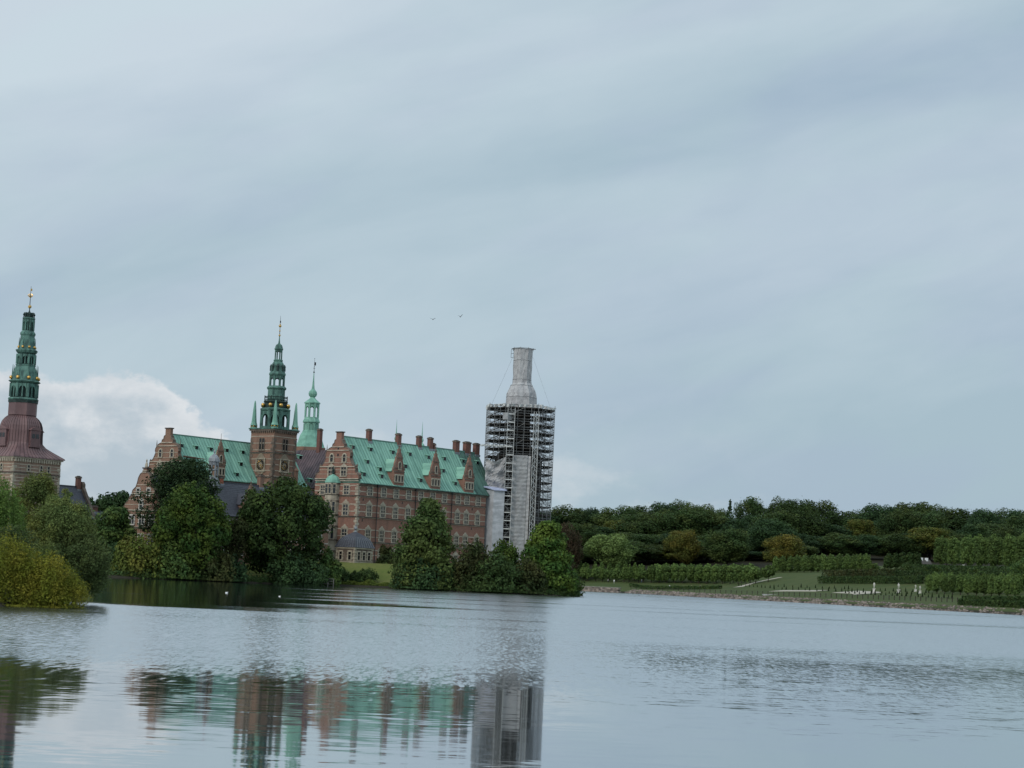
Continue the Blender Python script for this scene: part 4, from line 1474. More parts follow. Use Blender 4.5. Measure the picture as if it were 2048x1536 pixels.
for k in range(8):
    a = k * math.pi / 4 + 0.2
    r = 40 * k3
    mb.tube((r * math.cos(a), r * math.sin(a), gz3(288)), (r * 0.92 * math.cos(a), r * 0.92 * math.sin(a), gz3(246)), 0.11)
    mb.ball((r * math.cos(a), r * math.sin(a), gz3(262)), 0.2, 6)
mb.lathe([(20 * k3, gz3(256)), (8 * k3, gz3(240)), (3 * k3, gz3(225))], 8)
mb.build('crown', M['copper_black'], GT)
for k in range(8):
    a = math.pi / 8 + k * math.pi / 4
    for r_, y_, br in ((106, 757, 0.36), (64, 517, 0.26)):
        mb = MB()
        mb.ball((r_ * k3 * math.cos(a), r_ * k3 * math.sin(a), gz3(y_)), br, 12)
        mb.build('gilded_ball', M['gold'], GT, smooth=True)
    for r_, y0_, y1_, w_ in ((98, 745, 655, 0.19), (63, 505, 445, 0.13)):
        mb = MB()
        a2 = a
        mb.tube((r_ * k3 * math.cos(a2), r_ * k3 * math.sin(a2), gz3(y0_ + 30)), (r_ * k3 * math.cos(a2), r_ * k3 * math.sin(a2), gz3(y1_)), w_, 0.03, 6)
        mb.build('pinnacle', M['copper_dark'], GT)
mb = MB()
finial(mb, (0, 0), gz3(250), (250 - 40) * k3, 0.10, ((0.24, 0.34), (0.62, 0.22)))
for k in range(5):
    a = k * 2 * math.pi / 5
    zq = gz3(128)
    mb.tube((0, 0, zq), (0.5 * math.cos(a), 0.5 * math.sin(a), zq + 0.4), 0.07, m=1)
    mb.tube((0.5 * math.cos(a), 0.5 * math.sin(a), zq + 0.4), (0.15 * math.cos(a), 0.15 * math.sin(a), zq + 0.7), 0.06, m=1)
mb.box(-0.05, 0.3, -0.03, 0.03, gz3(75), gz3(58), 1)
mb.build('weather_vane', [M['iron'], M['gold']], GT)

# ------------------------------------------------------------------ slate houses beside the gate tower
def house(name, label, o, L_, W_, ze, zr, wall, roof='slate', cat='house', gable_s=None):
    r = empty(name, o, RZ, label, cat)
    mb = MB()
    mb.box(0, L_, 0, W_, -2, ze - 0.3)
    if gable_s is None:
        mb.prism([(0, ze - 0.3), (W_, ze - 0.3), (W_ / 2, zr - 0.25)], 'x', 0, 0.3)
        mb.prism([(0, ze - 0.3), (W_, ze - 0.3), (W_ / 2, zr - 0.25)], 'x', L_ - 0.3, L_)
    mb.build('wall', M[wall], r)
    gable_roof(r, 0.2 if gable_s is None else 0.4, L_ - 0.2, 0, W_, ze, zr, roof, roof, gap=400)
    return r


q = at(128, 965, 378)
H1 = empty('gate_house', (q.x, q.y, 3.5), RZ, 'slate roofed brick house with chimney gable just right of the gate tower', 'house')
zr = at(130, 972, 380).z - 3.5
mb = MB()
mb.box(-8, 4.2, -4.5, 4.5, -2, zr - 6.2)
mb.build('wall', M['brick_gate'], H1)
gable_roof(H1, -8, 4.0, -4.5, 4.5, zr - 6, zr, 'slate', 'slate', gap=400)
mb = MB()
mb.prism([(-4.9, zr - 6.4), (4.9, zr - 6.4), (0.9, zr - 0.1), (0.9, zr + 0.5), (0.5, zr + 1.0), (-0.5, zr + 1.0), (-0.9, zr + 0.5), (-0.9, zr - 0.1)], 'x', 4.0, 4.6)
mb.build('gable', M['stone_dark'], H1)
mb = MB()
chimney(H1, 3.4, -0.1, zr - 1.0, zr + 2.0, 0.8, 0.8)
q = at(184, 1040, 385)
H2 = empty('gate_house', (q.x, q.y, 3.5), RZ, 'low slate roof with one squat brick chimney, between two trees left of the small gable', 'house')
zr = at(184, 1022, 385).z - 3.5
mb = MB()
mb.box(-5, 5, -3, 3, -2, zr - 3.7)
mb.build('wall', M['brick_gate'], H2)
gable_roof(H2, -5, 5, -3, 3, zr - 3.5, zr, 'slate', 'slate', gap=400)
chimney(H2, 0.5, 0, zr - 0.6, at(187, 1011, 385).z - 3.5, 0.9, 0.8)

# ================================================================== CHANCERY (slate roofed building in front)
ctop = at(289, 957, 355)
CH0 = Vector((ctop.x, ctop.y, 0)) - V * 5.1
CH = empty('chancery', (CH0.x, CH0.y, 3.7), RZ, 'low brick building with long dark slate roof and small scrolled gable behind the trees', 'building')
HL, HW, HE, HR = 44.0, 10.2, 8.6, 14.9
slope_h = (HR - HE) / (HW / 2)
mb = MB()
mb.box(0, HL, 0, HW, -2, HE - 0.3)
mb.prism([(0, HE - 0.3), (HW, HE - 0.3), (HW / 2, HR - 0.3)], 'x', HL - 0.4, HL)
mb.build('wall', M['brick_brown'], CH)
rf = gable_roof(CH, 0.5, HL - 0.2, 0, HW, HE, HR, 'slate', 'slate', gap=400)
mb = MB()
for i in range(1, 19):                     # courses of slates
    f = i / 19
    mb.tube((0.6, -0.2 + f * (HW / 2 + 0.2), HE + f * (HR - HE) + 0.0), (HL - 0.3, -0.2 + f * (HW / 2 + 0.2), HE + f * (HR - HE) + 0.0), 0.035, n=3)
mb.build('slate_courses', M['slate'], rf)
cp = [(1.0, 0), (1.0, .5), (.95, 1.0), (.85, 1.5), (.80, 1.6), (.70, 2.4), (.60, 3.0), (.58, 3.6), (.42, 4.2), (.36, 4.9), (.34, 5.2), (.31, 5.9), (.22, 6.6), (.10, 6.9), (.10, 6.95), (.10, 7.1), (.10, 7.2), (.09, 7.6)]
gable(CH, 0, HW, HE - 0.1, 1.0, wall='brick_brown', prof=cp, knobs=False)
mb = MB()
mb.lathe([(0.3, HR + 0.4), (0.35, HR + 0.8), (0.2, HR + 1.0), (0.3, HR + 1.6), (0.22, HR + 2.2), (0.1, HR + 2.4), (0.16, HR + 2.7), (0.02, HR + 3.0)], 7, c=(0.3, HW / 2))
mb.build('gable_figure', M['stone'], CH)
for y in (2.4, 5.1, 7.8):
    window(CH, (0, y, HE - 2.6), 1.3, 1.5, FACE_S, 2, 2, 'flat', sur='white_paint', bar='white_paint', pw=0.16, pane='dark_glass')
    window(CH, (0, y, HE - 6.2), 1.3, 1.7, FACE_S, 2, 2, 'flat', sur='white_paint', bar='white_paint', pw=0.16, pane='dark_glass')
for y in (-1.4, 1.4):
    window(CH, (0, HW / 2 + y, HE + 2.7), 0.75, 1.15, FACE_S, 1, 1, 'flat', sur='white_paint', bar='white_paint', pw=0.16, pane='dark_glass')
window(CH, (0, HW / 2 + 0.4, HE + 0.1), 0.8, 1.4, FACE_S, 1, 1, 'peak', sur='white_paint', bar='white_paint', pw=0.16, pane='dark_glass')
bands(CH, 0, HW, 0, [HE - 0.2, HE - 1.0, HE - 3.2, HE - 4.6, HE - 6.4], face='s', cor=[HE - 3.4])
bands(CH, 0, HL, 0, [HE - 0.75, HE - 1.6, HE - 4.3, HE - 6.0], m='white_paint')
for k in range(12):
    window(CH, (2.2 + k * 3.55, 0, HE - 2.9), 1.2, 1.8, FACE_E, 2, 2, 'flat', sur='white_paint', bar='white_paint', pw=0.15, pane='glass')
    window(CH, (2.2 + k * 3.55, 0, HE - 7.2), 1.2, 1.9, FACE_E, 2, 2, 'flat', sur='white_paint', bar='white_paint', pw=0.15, pane='glass')
q = hit(CH, 500, 1012, (0, 1, 0), (0, 0, 0))
dormer(CH, q.x, HE - 0.3, slope_h, w=3.2, wall='brick_brown', s=0.78, roofm='slate', seam='slate')
q = hit(CH, 426, 958, (0, 1, 0), (0, HW / 2, 0))
zt = hit(CH, 426.5, 903, (0, 1, 0), (0, HW / 2, 0)).z
c = (q.x, HW / 2)
mb = MB()
mb.lathe([(1.5, HR - 1.2), (1.3, HR + 0.2), (0.95, HR + 0.9)], 8, c=c)
open_lantern(mb, 0.85, HR + 0.9, zt - 1.9, 8, 0.14, c=c)
mb.lathe([(0.8, zt - 3.6), (1.0, zt - 3.55), (1.0, zt - 3.35), (0.8, zt - 3.3)], 8, c=c)
mb.lathe([(1.1, zt - 1.95), (1.12, zt - 1.8), (1.0, zt - 1.3), (0.75, zt - 0.9), (0.35, zt - 0.55), (0.14, zt - 0.35), (0.22, zt), (0.06, zt + 0.4), (0.02, zt + 2.2)], 10, c=c)
mb.build('cupola', M['lead'], CH)
q = hit(CH, 437.5, 966, (0, 1, 0), (0, HW / 2, 0))
chimney(CH, q.x + 0.3, HW / 2, HR - 0.8, hit(CH, 438, 953, (0, 1, 0), (0, HW / 2, 0)).z, 1.0, 0.9, m='terracotta')
q = hit(CH, 522, 950, (0, 1, 0), (0, HW / 2, 0))
chimney(CH, q.x, HW / 2, HR - 0.8, q.z, 1.0, 0.9, m='brick_brown')
mb = MB()
mb.box(0.3, HL, -0.5, -0.32, HE - 0.32, HE - 0.18)
mb.build('gutter', M['iron'], CH)

# ================================================================== SCAFFOLDED TOWER
sc = at(1038, 900, 437)
SB = Vector((sc.x, sc.y, GZ))
ST = empty('scaffolded_tower', SB, RZ, 'round castle tower wrapped in scaffolding, grey sheeting and a bottle shaped white top', 'tower')
topz = at(1043, 820, 437).z - GZ
capz = at(1047, 699, 437).z - GZ
NL = 20
dzl = topz / NL
SR = 7.95                                   # outer corner radius of the octagonal scaffold
SI = 6.1
ph8 = math.pi / 8
oc = lambda r, k, z: Vector((r * math.cos(ph8 + k * math.pi / 4), r * math.sin(ph8 + k * math.pi / 4), z))
mb = MB()
mb.lathe([(5.3, -2), (5.3, 24.5), (5.5, 24.6), (5.5, 25.2), (4.2, 26.5), (2.7, 28.0), (2.3, 30.0), (2.2, topz)], 16)
mb.build('wall', M['core'], ST)
for i in range(1, NL + 1):
    z = i * dzl
    ri = SI if z < 25.5 else 3.6
    mb = MB()
    for k in range(8):
        a0_, a1_, b0_, b1_ = oc(SR, k, z), oc(SR, k + 1, z), oc(ri, k, z), oc(ri, k + 1, z)
        dn = Vector((0, 0, -0.16))
        mb.add([a0_, a1_, b1_, b0_, a0_ + dn, a1_ + dn, b1_ + dn, b0_ + dn], [(0, 1, 2, 3), (7, 6, 5, 4), (0, 4, 5, 1), (2, 6, 7, 3)])
    mb.build('deck', M['plank'], ST)
    mb = MB()
    for k in range(8):
        for dz_ in (0.5, 1.0):
            if i < NL or dz_ < 0.9:
                mb.tube(oc(SR, k, z + dz_), oc(SR, k + 1, z + dz_), 0.05, n=3)
    mb.build('guard_rail', M['galv'], ST)
for k in range(8):
    for f in (0.0, 0.25, 0.5, 0.75):
        p = oc(SR, k, 0).lerp(oc(SR, k + 1, 0), f)
        mb = MB()
        mb.tube(p, p + Vector((0, 0, topz + (1.0 if f == 0 else 0.4))), 0.06 if f else 0.08, n=4)
        mb.build('pole', M['galv'], ST)
    for f in (0.0, 0.5):
        p = oc(SI, k, 0).lerp(oc(SI, k + 1, 0), f)
        mb = MB()
        mb.tube(p, p + Vector((0, 0, topz)), 0.06, n=4)
        mb.build('pole', M['galv'], ST)
    p = oc(3.6, k, 24.5)
    mb = MB()
    mb.tube(p, p + Vector((0, 0, topz - 24.5)), 0.06, n=4)
    mb.build('pole', M['galv'], ST)
    # zigzag bracing of one side, outer and inner bay
    mb = MB()
    for i in range(NL):
        a0_, a1_ = (0.0, 0.5) if i % 2 else (0.5, 0.0)
        p = oc(SR, k, 0).lerp(oc(SR, k + 1, 0), a0_ + 0.0)
        q = oc(SR, k, 0).lerp(oc(SR, k + 1, 0), a1_ + 0.0)
        mb.tube(p + Vector((0, 0, i * dzl)), q + Vector((0, 0, (i + 1) * dzl)), 0.045, n=3)
        p2, q2 = oc(SR, k, i * dzl), oc(SI if i * dzl < 25 else 3.6, k, (i + 1) * dzl)
        mb.tube(p2, q2, 0.045, n=3)
        for f in (0.25, 0.5, 0.75):
            pa = oc(SR, k, i * dzl).lerp(oc(SR, k + 1, i * dzl), f)
            pb = oc(SI if i * dzl < 25 else 3.6, k, (i + 1) * dzl).lerp(oc(SI if i * dzl < 25 else 3.6, k + 1, (i + 1) * dzl), f)
            mb.tube(pa, pb, 0.04, n=3)
    mb.build('brace', M['galv'], ST)
# stacked pale planks on the top deck
rng = random.Random(5)
for k in range(8):
    for j in range(9):
        p = oc(SR - 0.3, k, topz + 0.15).lerp(oc(SR - 0.3, k + 1, topz + 0.15), (j + 0.5) / 9)
        if rng.random() < 0.75:
            mb = MB()
            mb.cbox(p + Vector((rng.uniform(-.3, .3), rng.uniform(-.3, .3), rng.uniform(0, 0.35))), (0.7, 0.6, rng.uniform(0.25, 0.8)), 0)
            mb.build('board_stack', M['galv_light'], ST)


def face_dir(px, z=20.0):
    """outward unit direction and tangent of the side of the tower turned to the viewer at photo column px"""
    p = at(px, 950, 437)
    off = Vector((p.x - SB.x, 0, 0))
    return off.x


# viewer-facing frame of the tower, in tower coordinates
vd = Vector((0 - SB.x, 0 - SB.y, 0)).normalized()
Rm = Matrix.Rotation(-RZ, 3, 'Z')
nv = Rm @ vd                                # towards the lake
tv = Vector((-nv.y, nv.x, 0))               # to the right as seen from the lake
if (Rm.inverted() @ tv).x < 0:
    tv = -tv
rngw = np.random.default_rng(3)


def sheet(name, x0, x1, z0, z1, d, m, wrinkle=0.12, nx_=10, nz_=24, bulge=0.0, top=None, thick=0.05, tuck=True, bottom=None, seam=0.0):
    """hanging sheet on the lake side: x across, z up, d metres out from the tower axis; gently creased, with thickness"""
    mb = MB()
    vs = []
    P1, P2, P3 = rngw.uniform(0, 6, 3)
    for j in range(nz_ + 1):
        for i in range(nx_ + 1):
            fx, fz = i / nx_, j / nz_
            zt = z1 if top is None else z1 + top(fx)
            z = z0 + (zt - z0) * fz
            xx = x0 + (x1 - x0) * fx
            w = wrinkle * (math.sin(fx * 9 + P1 + 3 * math.sin(fz * 4)) * 0.5 + math.sin(fz * 17 + P2 + fx * 3) * 0.5 + rngw.uniform(-0.5, 0.5) * 0.6)
            w += seam * (0.5 if j % 2 else -0.5)
            dd_ = d + w + bulge * math.sin(math.pi * fx)
            vs.append(nv * dd_ + tv * xx + Vector((0, 0, z)))
    n1_ = len(vs)
    vs += [q - nv * thick for q in vs]
    S = nx_ + 1
    fs = []
    for j in range(nz_):
        for i in range(nx_):
            a = j * S + i
            fs.append((a, a + 1, a + S + 1, a + S))
            fs.append((n1_ + a + S, n1_ + a + S + 1, n1_ + a + 1, n1_ + a))
    mb.add(vs, fs)
    return mb.build(name, M[m], ST)


s437 = 437 / 3900.0
X = lambda px: (px - 1038) * s437             # metres right of the tower axis at mid height
Zt = lambda py, px=1038: at(px, py, 430).z - GZ
# centre ribbed sheet over the hoist, left boxed-in lift, crumpled sheet above it
sheet('sheeting', -1.3, 2.0, -0.5, Zt(911), 8.3, 'sheet_grey', 0.10, 8, 60, seam=0.06)
sheet('sheeting', 2.05, 2.7, 1.0, Zt(912), 8.15, 'sheet', 0.08, 3, 50, seam=0.05)
sheet('sheeting', -7.2, -2.9, Zt(978, 1000), Zt(912, 1000), 7.4, 'sheet', 0.5, 14, 20, top=lambda f: -1.5 + 2.2 * abs(f - 0.4), bulge=0.3)
# boxed lift shaft with a pitched bluish lid
bx = MB()
P = [(-7.75, 8.6), (-5.1, 10.6), (-2.75, 9.6), (-2.75, 6.2), (-7.75, 6.0)]
zt_ = Zt(982, 1000)
zz0 = -0.5
n = len(P)
NZ = 26
vs = []
for j in range(NZ + 1):
    for (xx, dd_) in P:
        w = rngw.uniform(-0.05, 0.05)
        vs.append(nv * (dd_ + w) + tv * (xx + w) + Vector((0, 0, zz0 + (zt_ - zz0) * j / NZ)))
fs = []
for j in range(NZ):
    for i in range(n):
        fs.append((j * n + i, j * n + (i + 1) % n, (j + 1) * n + (i + 1) % n, (j + 1) * n + i))
fs.append(tuple(range(NZ * n, NZ * n + n)))
bx.add(vs, fs)
lift = bx.build('lift_shaft', M['sheet_white'], ST)
mb = MB()
q = [nv * 5.8 + tv * -7.9 + Vector((0, 0, zt_ + 1.0)), nv * 8.8 + tv * -7.9 + Vector((0, 0, zt_ + 0.9)), nv * 11.0 + tv * -5.0 + Vector((0, 0, zt_ + 0.1)), nv * 9.9 + tv * -2.3 + Vector((0, 0, zt_ + 0.15)), nv * 6.0 + tv * -2.4 + Vector((0, 0, zt_ + 0.8))]
mb.add(q + [p - Vector((0, 0, 0.2)) for p in q], [(0, 1, 2, 3, 4), (9, 8, 7, 6, 5)] + [(i, 5 + i, 5 + (i + 1) % 5, (i + 1) % 5) for i in range(5)])
mb.build('lid', M['sheet_blue'], lift)
# stair tower with pale landings
for i in range(1, NL):
    z = i * dzl - 0.1
    mb = MB()
    c0 = nv * 8.9 + tv * -2.0
    e = [c0 + tv * a + nv * b_ for a, b_ in ((-0.75, -0.6), (0.75, -0.6), (0.75, 0.6), (-0.75, 0.6))]
    mb.add([p + Vector((0, 0, z)) for p in e] + [p + Vector((0, 0, z + 0.22)) for p in e], [(3, 2, 1, 0), (4, 5, 6, 7), (0, 1, 5, 4), (1, 2, 6, 5), (2, 3, 7, 6), (3, 0, 4, 7)], 0)
    for a in (0.55, 1.05):
        mb.tube(e[2] + Vector((0, 0, z + a)), e[3] + Vector((0, 0, z + a)), 0.045, n=4, m=1)
    s0, s1 = (e[2], e[3]) if i % 2 else (e[3], e[2])
    mb.tube(s0 + Vector((0, 0, z)), s1 + Vector((0, 0, z + dzl)), 0.06, n=4, m=1)
    mb.build('stair_landing', [M['galv_light'], M['galv']], ST)
for a in (-0.78, 0.78):
    mb = MB()
    p = nv * 9.5 + tv * (-2.0 + a)
    mb.tube(p, p + Vector((0, 0, topz - 0.4)), 0.07, n=4)
    mb.build('pole', M['galv_light'], ST)
mb = MB()
for i in range(16):                         # pale canopy boards half way up on the left
    p = nv * (7.9 + 0.05 * (i % 3)) + tv * (-8.3 + i * 0.42) + Vector((0, 0, Zt(893, 1000) + 0.12 * (i % 2)))
    mb.cbox(p, (0.5, 0.5, 0.32))
mb.build('canopy', M['galv_light'], ST)
# lattice hoist mast on the right
mb = MB()
pts = [nv * 8.6 + tv * 3.0, nv * 8.6 + tv * 4.1, nv * 7.7 + tv * 3.5]
for p in pts:
    mb.tube(p, p + Vector((0, 0, topz - 1)), 0.07, n=4)
for i in range(NL * 2 - 2):
    for j in range(3):
        p, q = pts[j], pts[(j + 1) % 3]
        if i % 2:
            p, q = q, p
        mb.tube(p + Vector((0, 0, i * dzl / 2)), q + Vector((0, 0, (i + 1) * dzl / 2)), 0.045, n=3)
mb.build('hoist_mast', M['galv_light'], ST)
mb = MB()
mb.cbox(nv * 8.7 + tv * -2.9 + Vector((0, 0, topz - 2.3)), (1.4, 1.4, 1.5))
mb.build('hoist_cage', M['sheet_grey'], ST)
# bottle-shaped wrapping above the top deck
kx = 0.1117 / 6.4
wz = lambda y: topz + (845 - y) * (capz - topz) / (845 - 118)
prof = [(197, 855), (200, 800), (196, 740), (194, 700), (186, 650), (170, 612), (142, 560), (122, 530), (118, 490), (119, 430), (120, 340), (121, 260), (122, 190), (123, 118)]
mb = MB()
NS = 32
vs = []
for i, (hw, y) in enumerate(prof):
    for k in range(NS):
        a = 2 * math.pi * k / NS
        a8 = (a + math.pi / 8) % (math.pi / 4) - math.pi / 8
        r = hw * kx * (0.955 / math.cos(a8)) * 1.02 + rngw.uniform(-0.07, 0.07)
        vs.append((r * math.cos(a), r * math.sin(a), wz(y) + rngw.uniform(-0.08, 0.08)))
fs = []
for i in range(len(prof) - 1):
    for k in range(NS):
        fs.append((i * NS + k, i * NS + (k + 1) % NS, (i + 1) * NS + (k + 1) % NS, (i + 1) * NS + k))
fs.append(tuple(range((len(prof) - 1) * NS, len(prof) * NS)))
mb.add(vs, fs, 0)
for i in (1, 3, 6, 8, 11):
    for k in range(NS):
        mb.tube(Vector(vs[i * NS + k]) * 1.002, Vector(vs[i * NS + (k + 1) % NS]) * 1.002, 0.075, n=3, m=1)
for k in range(0, NS, 4):
    for i in range(1, len(prof) - 1):
        mb.tube(Vector(vs[i * NS + k]), Vector(vs[(i + 1) * NS + (k + (1 if i % 3 == 0 else 0)) % NS]), 0.05, n=3, m=1)
mb.build('wrapped_top', [M['sheet'], M['sheet_grey']], ST)
mb = MB()
zc2 = wz(118)
for k in range(8):
    mb.tube(oc(2.45, k, zc2 + 0.1), oc(2.45, k + 1, zc2 + 0.1), 0.08, n=4)
    mb.tube(oc(2.35, k, zc2 - 0.4), oc(2.35, k, zc2 + 0.35), 0.06, n=4)
for y in (120, 172, 222):
    mb.tube(tv * -2.7 + Vector((0, 0, wz(y))), tv * -1.8 + Vector((0, 0, wz(y))), 0.05, n=4)
mb.tube(tv * -2.7 + Vector((0, 0, wz(118))), tv * -2.7 + Vector((0, 0, wz(225))), 0.05, n=4)
mb.tube(tv * -2.6 + Vector((0, 0, zc2 + 0.1)), tv * 2.8 + Vector((0, 0, zc2 + 0.15)), 0.1, n=4)
mb.build('top_rail', M['galv'], ST)
for s_ in (-1, 1):
    mb = MB()
    mb.tube(tv * s_ * (SR - 1) + Vector((0, 0, topz)), tv * s_ * 2.2 + Vector((0, 0, wz(200))), 0.02, n=4)
    mb.build('guy_wire', M['cable'], ST)

# ================================================================== VEGETATION
def leaf_mesh(name, mat_, P, N, size, seed, asp=0.62):
    """many small leaf-spray faces at points P facing roughly N"""
    r = np.random.default_rng(seed)
    n = len(P)
    N = N + r.normal(0, 0.55, (n, 3))
    N /= np.linalg.norm(N, axis=1)[:, None] + 1e-9
    T = np.cross(N, r.normal(0, 1, (n, 3)))
    T /= np.linalg.norm(T, axis=1)[:, None] + 1e-9
    B = np.cross(N, T)
    s = size * r.uniform(0.55, 1.35, n)[:, None]
    fold = N * s * r.uniform(-0.25, 0.25, n)[:, None]
    v = np.stack([P - T * s + fold, P - B * s * asp, P + T * s + fold, P + B * s * asp], 1).reshape(-1, 3)
    me = bpy.data.meshes.new(name)
    fast_mesh(me, v, np.arange(4 * n).reshape(n, 4))
    me.materials.append(L[mat_])
    return me


def blob_points(blobs, n, r, core=0.22):
    """points on the shells of overlapping lobes, a share of them deeper in"""
    C = np.array([b[0] for b in blobs], float)
    R = np.array([b[1] if hasattr(b[1], '__len__') else (b[1],) * 3 for b in blobs], float)
    w = (R[:, 0] * R[:, 1] + R[:, 0] * R[:, 2] + R[:, 1] * R[:, 2])
    k = r.choice(len(C), n, p=w / w.sum())
    d = r.normal(0, 1, (n, 3))
    d /= np.linalg.norm(d, axis=1)[:, None]
    # tufts: pull directions towards random nodes so that each lobe is clumpy
    rad = np.where(r.random(n) < core, r.uniform(0.3, 0.8, n), r.uniform(0.82, 1.08, n))
    A1 = r.normal(0, 1, (len(C), 3)) * 2.6
    A2 = r.normal(0, 1, (len(C), 3)) * 5.0
    f1, f2 = r.uniform(0, 6.28, (2, len(C)))
    rad = rad * (1 + 0.15 * np.sin((d * A1[k]).sum(1) + f1[k]) + 0.11 * np.sin((d * A2[k]).sum(1) + f2[k]))
    rad = np.where(r.random(n) < 0.05, rad * r.uniform(1.05, 1.28, n), rad)
    P = C[k] + d * R[k] * rad[:, None]
    N = d / R[k]
    N /= np.linalg.norm(N, axis=1)[:, None]
    N[:, 2] += 0.25
    return P, N


def lobes_round(rx, ry, z0, z1, m, r, fat=0.30, top=1.0, low=0.75):
    """lobes filling an egg-shaped crown between heights z0 and z1"""
    cz, hz = (z0 + z1) / 2, (z1 - z0) / 2
    out = [((0, 0, cz), (rx * 0.62, ry * 0.62, hz * 0.66))]
    i = 0
    while len(out) < m:
        d = r.normal(0, 1, 3)
        d /= np.linalg.norm(d)
        if d[2] < -0.9:
            continue
        f = fat * r.uniform(0.6, 1.25)
        k = (1 - f) * r.uniform(0.90, 1.06)
        wz_ = 1.0 if d[2] > 0 else low + (1 - low) * (1 + d[2])
        out.append(((d[0] * rx * k * wz_, d[1] * ry * k * wz_, cz + d[2] * hz * k), (rx * f, ry * f, min(hz, rx) * f * 1.08)))
    return out


def lobes_cone(rx, ry, z0, z1, m, r, fat=0.26, power=0.85):
    out = [((0, 0, z0 + (z1 - z0) * 0.35), (rx * 0.5, ry * 0.5, (z1 - z0) * 0.36))]
    for i in range(m):
        t = (i + r.random()) / m
        w = max(0.10, (1 - t) ** power) if t > 0.1 else 0.86 + t
        a = r.uniform(0, 2 * math.pi)
        f = fat * r.uniform(0.7, 1.2) * (0.45 + 0.55 * w)
        k = max(0.0, w - f) * r.uniform(0.75, 1.05)
        out.append(((rx * k * math.cos(a), ry * k * math.sin(a), z0 + (z1 - z0) * (0.03 + 0.93 * t)), (rx * f, ry * f, rx * f * 0.75)))
    return out


def lobes_dome(rx, ry, z0, z1, m, r, fat=0.30):
    out = [((0, 0, z0), (rx * 0.66, ry * 0.66, (z1 - z0) * 0.68))]
    for i in range(m):
        a = r.uniform(0, 2 * math.pi)
        e = math.asin(r.uniform(0.0, 1.0))
        f = fat * r.uniform(0.6, 1.25)
        k = (1 - f) * r.uniform(0.9, 1.06)
        out.append(((rx * k * math.cos(a) * math.cos(e), ry * k * math.sin(a) * math.cos(e), z0 + (z1 - z0) * k * math.sin(e)), (rx * f, ry * f, (z1 - z0) * f * 0.95)))
    return out


def lobes_column(rx, ry, z0, z1, m, r):
    out = [((0, 0, (z0 + z1) / 2), (rx * 0.8, ry * 0.8, (z1 - z0) * 0.5))]
    for i in range(m):
        a = r.uniform(0, 2 * math.pi)
        t = r.random()
        e = 1.0 if t < 0.72 else 1.0 - 1.1 * (t - 0.72)
        f = 0.3 * r.uniform(0.8, 1.2)
        out.append(((rx * (1 - f) * e * math.cos(a), ry * (1 - f) * e * math.sin(a), z0 + (z1 - z0) * (0.06 + 0.86 * t)), (rx * f, ry * f, rx * f * 1.3)))
    return out


def lobes_pine(rx, ry, z0, z1, m, r):
    """flat needle plates at staggered heights, broad on top"""
    out = []
    for i in range(m):
        t = (i + r.random() * 0.6) / m
        a = i * 2.4 + r.uniform(-0.5, 0.5)
        w = math.sin(math.pi * (0.22 + 0.62 * t)) ** 0.8
        rr = rx * w * r.uniform(0.35, 0.92)
        f = r.uniform(0.22, 0.40)
        out.append(((rr * math.cos(a), rr * math.sin(a) * ry / rx, z0 + (z1 - z0) * (0.04 + 0.92 * t)), (rx * f, ry * f, rx * f * r.uniform(0.36, 0.55))))
    return out


def lobes_weep(rx, ry, z0, z1, m, r):
    out = [((0, 0, (z0 + z1) / 2), (rx * 0.6, ry * 0.6, (z1 - z0) * 0.42))]
    for i in range(m):
        a = r.uniform(0, 2 * math.pi)
        k = math.sqrt(r.random())
        zt_ = z1 - (z1 - z0) * 0.45 * k * k
        ln = (z1 - z0) * r.uniform(0.22, 0.45)
        f = r.uniform(0.07, 0.14)
        out.append(((rx * 0.9 * k * math.cos(a), ry * 0.9 * k * math.sin(a), zt_ - ln * 0.8), (rx * f, ry * f, ln)))
    return out


LOB = dict(round=lobes_round, cone=lobes_cone, dome=lobes_dome, column=lobes_column, pine=lobes_pine, weep=lobes_weep)


def trunk_mesh(h, r0_, mat_='bark', lean=0.04, rr=None):
    rr = rr or random.Random(1)
    mb = MB()
    p = Vector((0, 0, -0.3))
    n = 5
    ringn = 7
    vs = []
    for i in range(n + 1):
        t = i / n
        c = Vector((lean * h * math.sin(2.1 * t), lean * h * 0.6 * math.sin(3.0 * t + 0.5) - lean * h * 0.3, -0.3 + (h + 0.3) * t))
        rad = r0_ * (1 - 0.75 * t) * (1.35 if i == 0 else 1.0)
        for k in range(ringn):
            a = 2 * math.pi * k / ringn
            vs.append((c.x + rad * math.cos(a), c.y + rad * math.sin(a), c.z))
    fs = []
    for i in range(n):
        for k in range(ringn):
            fs.append((i * ringn + k, i * ringn + (k + 1) % ringn, (i + 1) * ringn + (k + 1) % ringn, (i + 1) * ringn + k))
    fs.append(tuple(range(n * ringn, (n + 1) * ringn)))
    mb.add(vs, fs)
    return mb.mesh('trunk', M[mat_])


